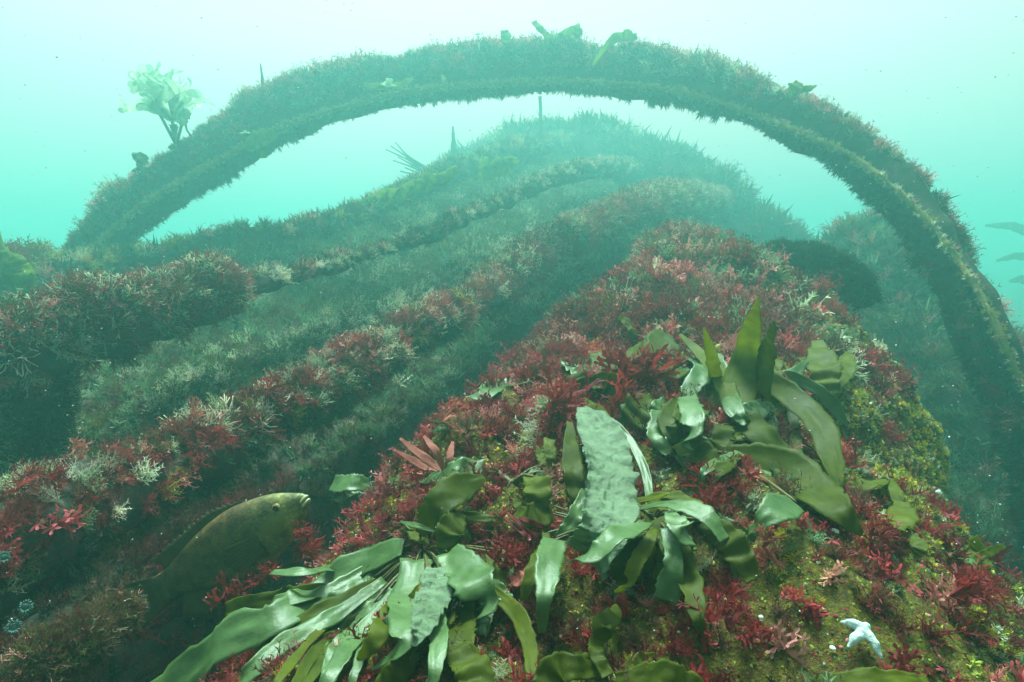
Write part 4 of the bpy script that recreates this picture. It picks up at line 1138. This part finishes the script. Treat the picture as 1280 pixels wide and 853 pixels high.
far("cone_weed", (567, 232), 8.6, [('d', .0, [(567, 236, 16), (568, 205, 14), (567, 180, 6), (566, 158, 2)]), ('d', .0, [(572, 236, 12), (571, 210, 10), (568, 190, 3)]), ('d', .1, [(562, 236, 12), (563, 212, 10), (565, 195, 3)])], "dark spire-shaped weed rising behind the thin beam")
far("far_stalk", (676, 160), 7.8, [('d', 0, [(676, 165, 5), (676, 145, 4), (675, 120, 4)])], "thin faint stalk on top of the distant hull")
far("string_weed", (545, 235), 8.8, [('d', 0, [(548 + 2 * k, 235 - k, 2.5), (530 - 2 * k, 222 - 3 * k, 2), (500 - 3 * k + (k % 3) * 9, 214 - 4.5 * k, 1.2)]) for k in range(9)], "spray of thin dark strings beside the spire-shaped weed")
far("yellow_weed", (620, 215), 6.2, [('y', .1, [(600 + 7 * k, 228 - 2 * k, 8), (604 + 7 * k, 212 - 2 * k, 12), (608 + 8 * k, 196 + (k % 2) * 8, 5)]) for k in range(6)], "mustard-yellow weed clump near the far end of the thin beam")
far("yellow_weed", (470, 262), 5.3, [('y', .3, [(425 + 17 * k, 276 - 6 * k, 10), (440 + 17 * k, 262 - 6 * k, 16), (452 + 17 * k, 254 - 6 * k - (k % 3) * 4, 5)]) for k in range(8)], "yellow-green weed draped along the shadowy beam")
far("green_bush", (5, 372), 3.3, [('y', .1, [(-20 + 8 * k, 375, 12), (-22 + 7 * k + (k % 3) * 3, 330 + (k % 2) * 10, 22), (-26 + 6 * k, 268 + 13 * k * (k > 2) - 4 * k, 5)]) for k in range(8)] + [('y', .1, [(-10 + 9 * k, 378, 10), (-8 + 9 * k, 345, 16), (-14 + 11 * k, 318 + 6 * k, 3)]) for k in range(6)], "tall yellow-green weed bush beyond the broken pipe")
far("far_kelp", (1290, 300), 10.5, [('d', .3, [(1300, 300, 10), (1270, 284, 10), (1232, 282, 3)]), ('d', .3, [(1300, 330, 10), (1275, 320, 9), (1246, 326, 3)]), ('d', .3, [(1300, 360, 10), (1280, 350, 10), (1262, 352, 3)])], "faint drooping kelp fronds in the haze outside the arch's right leg", "kelp")

# ------------------------------------------------------------------ the fish
def fish():
    nose, tail = P(384, 622, 1.18), P(198, 738, 1.30)
    X = nrm(nose - tail); L = np.linalg.norm(nose - tail)
    cam_dir = nrm(CAM - (nose + tail) / 2)
    Z = nrm(np.cross(cam_dir, X)); Z = Z if Z[2] > 0 else -Z
    Yv = np.cross(Z, X)
    root = empty("wrasse", (nose + tail) / 2, "brown-olive spotted fish swimming out between the beam and red weed", "fish")
    mid = (nose + tail) / 2
    from mathutils import Matrix
    root.rotation_euler = Matrix(((X[0], Yv[0], Z[0]), (X[1], Yv[1], Z[1]), (X[2], Yv[2], Z[2]))).to_euler()
    # profile: t (0 nose .. 1 tail root), upper, lower, half thickness  (fractions of L)
    tab = np.array([(0, .012, .012, .008), (.02, .030, .035, .022), (.08, .062, .080, .045), (.16, .098, .120, .066), (.26, .125, .150, .080), (.38, .145, .165, .084), (.52, .142, .158, .076),
                    (.66, .122, .132, .058), (.80, .090, .092, .036), (.90, .068, .068, .022), (1.0, .066, .066, .012)])
    nl, nm = 60, 28
    t = np.linspace(0, 1, nl)
    c = cr(tab, 400); idx = np.searchsorted(np.maximum.accumulate(c[:, 0]), t).clip(0, 399)
    up_, lo, th_ = c[idx, 1] * L, c[idx, 2] * L, c[idx, 3] * L
    a = np.linspace(0, 2 * math.pi, nm, endpoint=False)
    ca, sa = np.cos(a), np.sin(a)
    zz = np.where(sa[None] > 0, up_[:, None], lo[:, None]) * sa[None]
    yy = th_[:, None] * np.sign(ca)[None] * np.abs(ca)[None] ** .9
    xx = np.repeat((0.5 - t)[:, None] * L, nm, 1)
    V = np.stack([xx, yy + 0.0, zz], -1).reshape(-1, 3)
    Fq = grid_faces(nl, nm, True)
    if (vert_normals(V, Fq) * (V * [0, 1, 1])).sum() < 0: Fq = Fq[:, ::-1]
    m, nt, b = nmat("fish_skin")
    tc = nt.nodes.new("ShaderNodeTexCoord")
    sep = nt.nodes.new("ShaderNodeSeparateXYZ"); nt.links.new(tc.outputs["Object"], sep.inputs[0])
    # markings: warm back, olive flank, yellow-green cheek
    mr = nt.nodes.new("ShaderNodeMapRange"); mr.inputs[1].default_value = -.06; mr.inputs[2].default_value = .07
    nt.links.new(sep.outputs[2], mr.inputs[0])
    c1 = ramp(nt, [(0.0, (.10, .13, .06)), (.45, (.065, .078, .025)), (1, (.14, .085, .028))], mr.outputs[0])
    mh = nt.nodes.new("ShaderNodeMapRange"); mh.inputs[1].default_value = L * .22; mh.inputs[2].default_value = L * .40
    nt.links.new(sep.outputs[0], mh.inputs[0])
    mix = nt.nodes.new("ShaderNodeMix"); mix.data_type = 'RGBA'
    nt.links.new(mh.outputs[0], mix.inputs[0]); nt.links.new(c1, mix.inputs[6]); mix.inputs[7].default_value = (.16, .165, .04, 1)
    mp = nt.nodes.new("ShaderNodeMapping"); mp.inputs["Scale"].default_value = (150, 60, 190)
    nt.links.new(tc.outputs["Object"], mp.inputs[0])
    vo = nt.nodes.new("ShaderNodeTexVoronoi"); vo.inputs["Scale"].default_value = 1.0
    nt.links.new(mp.outputs[0], vo.inputs["Vector"])
    sp = ramp(nt, [(.12, (1.5, 1.5, 1.3)), (.3, (.95, .95, .95)), (.7, (.75, .75, .75))], vo.outputs[0])
    mu = nt.nodes.new("ShaderNodeMix"); mu.data_type = 'RGBA'; mu.blend_type = 'MULTIPLY'; mu.inputs[0].default_value = 1
    nt.links.new(mix.outputs[2], mu.inputs[6]); nt.links.new(sp, mu.inputs[7])
    nm_ = noise_tex(nt, 38, 4, .6, tc.outputs["Object"])
    mo = ramp(nt, [(.35, (.4, .4, .4)), (.65, (1.45, 1.4, 1.25))], nm_.outputs[0])
    mu2 = nt.nodes.new("ShaderNodeMix"); mu2.data_type = 'RGBA'; mu2.blend_type = 'MULTIPLY'; mu2.inputs[0].default_value = 1
    nt.links.new(mu.outputs[2], mu2.inputs[6]); nt.links.new(mo, mu2.inputs[7])
    nt.links.new(mu2.outputs[2], b.inputs["Base Color"])
    bp = nt.nodes.new("ShaderNodeBump"); bp.inputs["Strength"].default_value = .35; bp.inputs["Distance"].default_value = .002
    nt.links.new(vo.outputs[0], bp.inputs["Height"]); nt.links.new(bp.outputs[0], b.inputs["Normal"])
    b.inputs["Roughness"].default_value = .5
    link("body", mesh_np("body", V, Fq), m, root)
    fm = kelp_material("fish_fin", (.05, .07, .03), (.12, .11, .04), (.12, .12, .04), .35, .5, .3, .3, 200)
    fb = kelp_material("fish_cheek", (.09, .10, .025), (.17, .17, .04), tfac=.05, rough=.5, spec=.3)

    def fin(name, base, tip, mat, off=0.0, rays=18):
        B_, T_ = cr(np.array(base) * L, rays * 3), cr(np.array(tip) * L, rays * 3)
        k = np.linspace(0, 1, 6)[:, None, None]
        G = B_[None] * (1 - k) + T_[None] * k
        ry = np.sin(np.arange(rays * 3) * 2.094) * .0016
        G[:, :, 1] += ry[None] * np.linspace(.3, 1, 6)[:, None] + off
        edge = (np.arange(rays * 3) % 3 == 1) * .006
        G[-1] += nrm(T_ - B_) * edge[:, None]
        o = link(name, mesh_np(name, G.reshape(-1, 3), grid_faces(6, rays * 3)), mat, root)
        md = o.modifiers.new("thickness", 'SOLIDIFY'); md.thickness = .0014
        return o
    fin("dorsal_fin", [(.22, 0, .12), (0, 0, .135), (-.2, 0, .105), (-.38, 0, .07)], [(.20, 0, .14), (0, 0, .175), (-.2, 0, .16), (-.44, 0, .135)], fm)
    fin("tail_fin", [(-.485, 0, .07), (-.49, 0, 0), (-.485, 0, -.07)], [(-.70, 0, .115), (-.735, 0, 0), (-.70, 0, -.125)], fm, rays=14)
    fin("anal_fin", [(-.12, 0, -.13), (-.25, 0, -.10), (-.37, 0, -.075)], [(-.18, 0, -.2), (-.32, 0, -.215), (-.45, 0, -.165)], fm, rays=10)
    fin("pelvic_fin", [(.16, 0, -.165), (.12, 0, -.18), (.08, 0, -.18)], [(.10, 0, -.22), (.03, 0, -.235), (0, 0, -.21)], fm, rays=6)
    sgn = 1 if np.dot(Yv, cam_dir) > 0 else -1
    fin("pectoral_fin", [(.24, sgn * .076, -.02), (.235, sgn * .08, -.06), (.225, sgn * .074, -.10)], [(.10, sgn * .115, -.0), (.06, sgn * .125, -.06), (.11, sgn * .11, -.13)], fm, rays=9)
    # gill cover
    an = np.linspace(0, 2 * math.pi, 25)[:-1]
    G = [np.array([.33, sgn * .072, -.035])]
    for r_ in (.5, 1.0):
        for q_ in an:
            x_, z_ = .33 + .085 * r_ * math.cos(q_) * (1 + .15 * math.sin(2 * q_ + 1)), -.035 + .062 * r_ * math.sin(q_ + .35 * math.cos(q_))
            tt = .5 - x_
            yk = np.interp(tt, tab[:, 0], tab[:, 3]); hk = np.interp(tt, tab[:, 0], tab[:, 2])
            yv = yk * math.sqrt(max(0, 1 - (z_ / hk) ** 2)) if abs(z_) < hk else 0
            G.append(np.array([x_, sgn * (yv + .0035 * (1.0 if r_ < 1 else -.6)), z_]))
    G[0][1] = sgn * (np.interp(.17, tab[:, 0], tab[:, 3]) * .97 + .0035)
    T3 = [(0, 1 + i, 1 + (i + 1) % 24) for i in range(24)]
    Q4 = [(1 + i, 25 + i, 25 + (i + 1) % 24, 1 + (i + 1) % 24) for i in range(24)]
    link("gill_cover", mesh_np("gill_cover", np.array(G) * L, [np.array(T3), np.array(Q4)]), fb, root)
    # eye
    for s_ in (-1, 1):
        u, v = np.meshgrid(np.linspace(.01, math.pi - .01, 10), np.linspace(0, 2 * math.pi, 14, endpoint=False), indexing='ij')
        E = np.stack([np.sin(u) * np.cos(v), np.sin(u) * np.sin(v), np.cos(u)], -1).reshape(-1, 3) * .017
        E[:, 1] *= .6
        em, _, eb = nmat("fish_eye"); eb.inputs["Base Color"].default_value = (.012, .012, .01, 1); eb.inputs["Roughness"].default_value = .15
        ey = link("eye", mesh_np("eye", (E + [0.375, s_ * .050, .030]) * L, grid_faces(10, 14, True)), em, root)
        a_ = np.linspace(0, 2 * math.pi, 20, endpoint=False)
        rr = np.stack([np.stack([np.cos(a_) * r_, np.full(20, s_ * y_), np.sin(a_) * r_], -1) for r_, y_ in ((.021, -.004), (.022, .003), (.014, .0075))], 0).reshape(-1, 3)
        im, _, ib = nmat("fish_iris"); ib.inputs["Base Color"].default_value = (.2, .14, .04, 1); ib.inputs["Roughness"].default_value = .4
        link("iris", mesh_np("iris", (rr + [.375, s_ * .050, .030]) * L - 0, grid_faces(3, 20, True)), im, ey)
    # lips
    lm, _, lb = nmat("fish_lip"); lb.inputs["Base Color"].default_value = (.3, .33, .16, 1); lb.inputs["Roughness"].default_value = .5
    an = np.linspace(-1.2, 1.2, 12)
    for zc, nm in ((.006, "lip"), (-.012, "lip")):
        pth = [(np.array([.497 - .03 * (1 - math.cos(q_)) * 1.4, .022 * math.sin(q_) * 1.1, zc - .02 * (1 - math.cos(q_))])) * L for q_ in an]
        Vl, Fl = tube(pth, np.full(12, .0075 * L), n=24, m=8, rough=0)
        link(nm, mesh_np(nm, Vl, Fl), lm, root)


fish()

# ------------------------------------------------------------------ starfish, anemones, specks
def hit(px, py, bvh=None, d=1.0):
    r = ray(px, py); Ln = np.linalg.norm(r)
    loc, nor, i, dist = (bvh or MBVH).ray_cast(Vector(CAM), Vector(r / Ln), 20)
    if loc is None: return P(px, py, d), nrm(-r)
    nor = np.array(nor)
    return np.array(loc), (nor if np.dot(nor, -r) > 0 else -nor)


def starfish():
    c, nn0 = hit(1074, 796)
    tips = [(1050, 775), (1084, 783), (1060, 809), (1104, 822)]
    wp = [hit(*t_) for t_ in tips]
    nn0 = nrm(nn0 + sum(w[1] for w in wp))
    c = c + nn0 * .016
    o0 = c
    Vs, Fs, off = [], [], 0
    root = empty("starfish", c, "small white four-armed starfish on the yellow-green crust", "starfish")
    dirs = []
    Rr = .0062
    for (tp, (w, _)) in zip(tips, wp):
        rt_ = ray(*tp)
        e = CAM + rt_ * (np.dot(c - CAM, nn0) / np.dot(rt_, nn0)) - nn0 * .004
        e = c + nrm(e - c) * min(np.linalg.norm(e - c), .055)
        midp = c * .5 + e * .5 + nn0 * .004
        Vt, Ft = tube([c - nrm(e - c) * .004, midp, e], [Rr * 1.1, Rr * .85, Rr * .3], n=26, m=14, rough=.0012, freq=160)
        Vs.append(Vt); Fs.append(Ft + off); off += len(Vt)
    me = mesh_np("body", np.concatenate(Vs) - c, np.concatenate(Fs))
    o = link("body", me, MAT_STAR, root)
    md = o.modifiers.new("join", 'REMESH'); md.mode = 'VOXEL'; md.voxel_size = .0009; md.use_smooth_shade = True
    sm = o.modifiers.new("soften", 'SMOOTH'); sm.iterations = 4


starfish()


def anemone(px, py, d, r_px, label):
    c = P(px, py, d); r = r_px * .8 * d / F
    n_ = nrm(nrm(CAM - c) + np.array([0, 0, .25]))
    x = nrm(np.cross(n_, [0, 0, 1.0])); y = np.cross(n_, x)
    root = empty("anemone", c - n_ * r * 1.6, label, "anemone")
    base = c - n_ * r * 1.6
    Vt, Ft = tube([base, c - n_ * r * .5, c], [r * .6, r * .5, r * .62], n=16, m=16, rough=.0005)
    am = algae_material("anemone_flesh", .3, instanced=False)
    def lk(nm, V, Fq, cc):
        return link(nm, mesh_np(nm, V - base, Fq, np.tile(cc, (len(V), 1))), am, root)
    lk("column", Vt, Ft, (.05, .10, .085))
    for k in range(22):
        a = k * 6.283 / 22
        rad = x * math.cos(a) + y * math.sin(a)
        s = c + rad * r * .45
        q_ = random.uniform(.55, 1.15); rad = nrm(rad + x * random.uniform(-.2, .2) + y * random.uniform(-.2, .2))
        V2, F2 = tube([s, s + rad * r * .35 * q_ + n_ * r * .25 * random.uniform(.3, 1.6), s + rad * r * .62 * q_ + n_ * r * .1], [r * .09, r * .08, r * .04], n=7, m=6, rough=0)
        lk("tentacle", V2, F2, (.10, .22, .19))


anemone(32, 759, 1.0, 11, "pale green anemone, upper of the touching pair under the beam")
anemone(17, 784, .98, 12, "pale green anemone, lower of the touching pair under the beam")
anemone(5, 697, 1.02, 10, "whitish anemone alone on the near end of the long beam")


def shells():
    spots = [(1171, 616, 9), (730, 492, 6), (1042, 667, 9), (1016, 640, 0), (882, 298, 6), (888, 306, 7), (1266, 501, 8), (910, 568, 0), (160, 592, 5), (950, 772, 5), (1041, 812, 6), (1094, 700, 5), (1205, 628, 6), (1196, 606, 7), (1213, 575, 8), (1180, 640, 5), (1207, 595, 5)]
    for (x, y, r) in spots:
        if not r: continue
        on = dsurf(x, y)
        if on is None: continue
        c, n_ = hit(x, y)
        rr = r * .5 * on / F
        u, v = np.meshgrid(np.linspace(.02, 1.5, 8), np.linspace(0, 2 * math.pi, 14, endpoint=False), indexing='ij')
        E = np.stack([np.sin(u) * np.cos(v) * 1.25, np.sin(u) * np.sin(v), np.cos(u) * .7], -1).reshape(-1, 3)
        E *= (1 + .06 * np.sin(v * 9)).reshape(-1, 1)
        xx = nrm(np.cross(n_, [0.3, .2, 1.0])); yy = np.cross(n_, xx)
        W_ = (E[:, :1] * xx + E[:, 1:2] * yy + E[:, 2:] * n_) * rr + n_ * .004
        fq = grid_faces(8, 14, True)
        o = link("sea_squirt", mesh_np("sea_squirt", W_, fq), MAT_WHITE)
        o.location = tuple(c)
        tag(o, "tiny pale rounded shell-like speck on the mound's crust", "shell", "tiny pale specks on the mound")


shells()

# ------------------------------------------------------------------ drifting specks in the water
np_ = 2200
pp = np.array([P(x, y, d) for x, y, d in zip(R.uniform(-200, 1480, np_), R.uniform(-100, 800, np_), R.uniform(.55, 4.0, np_))])
pp = pp[(pp[:, 2] < 3.0)]
dsp = np.linalg.norm(pp - CAM, axis=1)
turf("drifting_specks", [tufts('grain', pp, np.tile([0, 0, 1.0], (len(pp), 1)), R.uniform(.0004, .0014, len(pp)) * np.clip(dsp, .6, 2.2), np.full((len(pp), 3), .7), R)], "fine pale specks drifting in the water", "specks", MAT_GRAIN)

# ------------------------------------------------------------------ the murky water
hb = np.array([(x, y, z) for x in (-68, 68) for y in (-66, 74) for z in (-1.4, 3.15)], float)
hf = np.array([(0, 1, 3, 2), (4, 6, 7, 5), (0, 4, 5, 1), (2, 3, 7, 6), (0, 2, 6, 4), (1, 5, 7, 3)])
hm = bpy.data.materials.new("sea_water"); hm.use_nodes = True
nt = hm.node_tree; nt.nodes.clear()
ho = nt.nodes.new("ShaderNodeOutputMaterial")
hv = nt.nodes.new("ShaderNodeVolumePrincipled")
hv.inputs["Color"].default_value = (*HAZE_COLOR, 1)
hv.inputs["Absorption Color"].default_value = (0, 0, 0, 1)
hv.inputs["Density"].default_value = HAZE_DENSITY
hv.inputs["Anisotropy"].default_value = HAZE_G
nt.links.new(hv.outputs[0], ho.inputs["Volume"])
haze = link("haze", mesh_np("haze", hb, hf, smooth=False), hm)
tag(haze, "murky green sea water filling the whole scene", "water", kind='stuff')
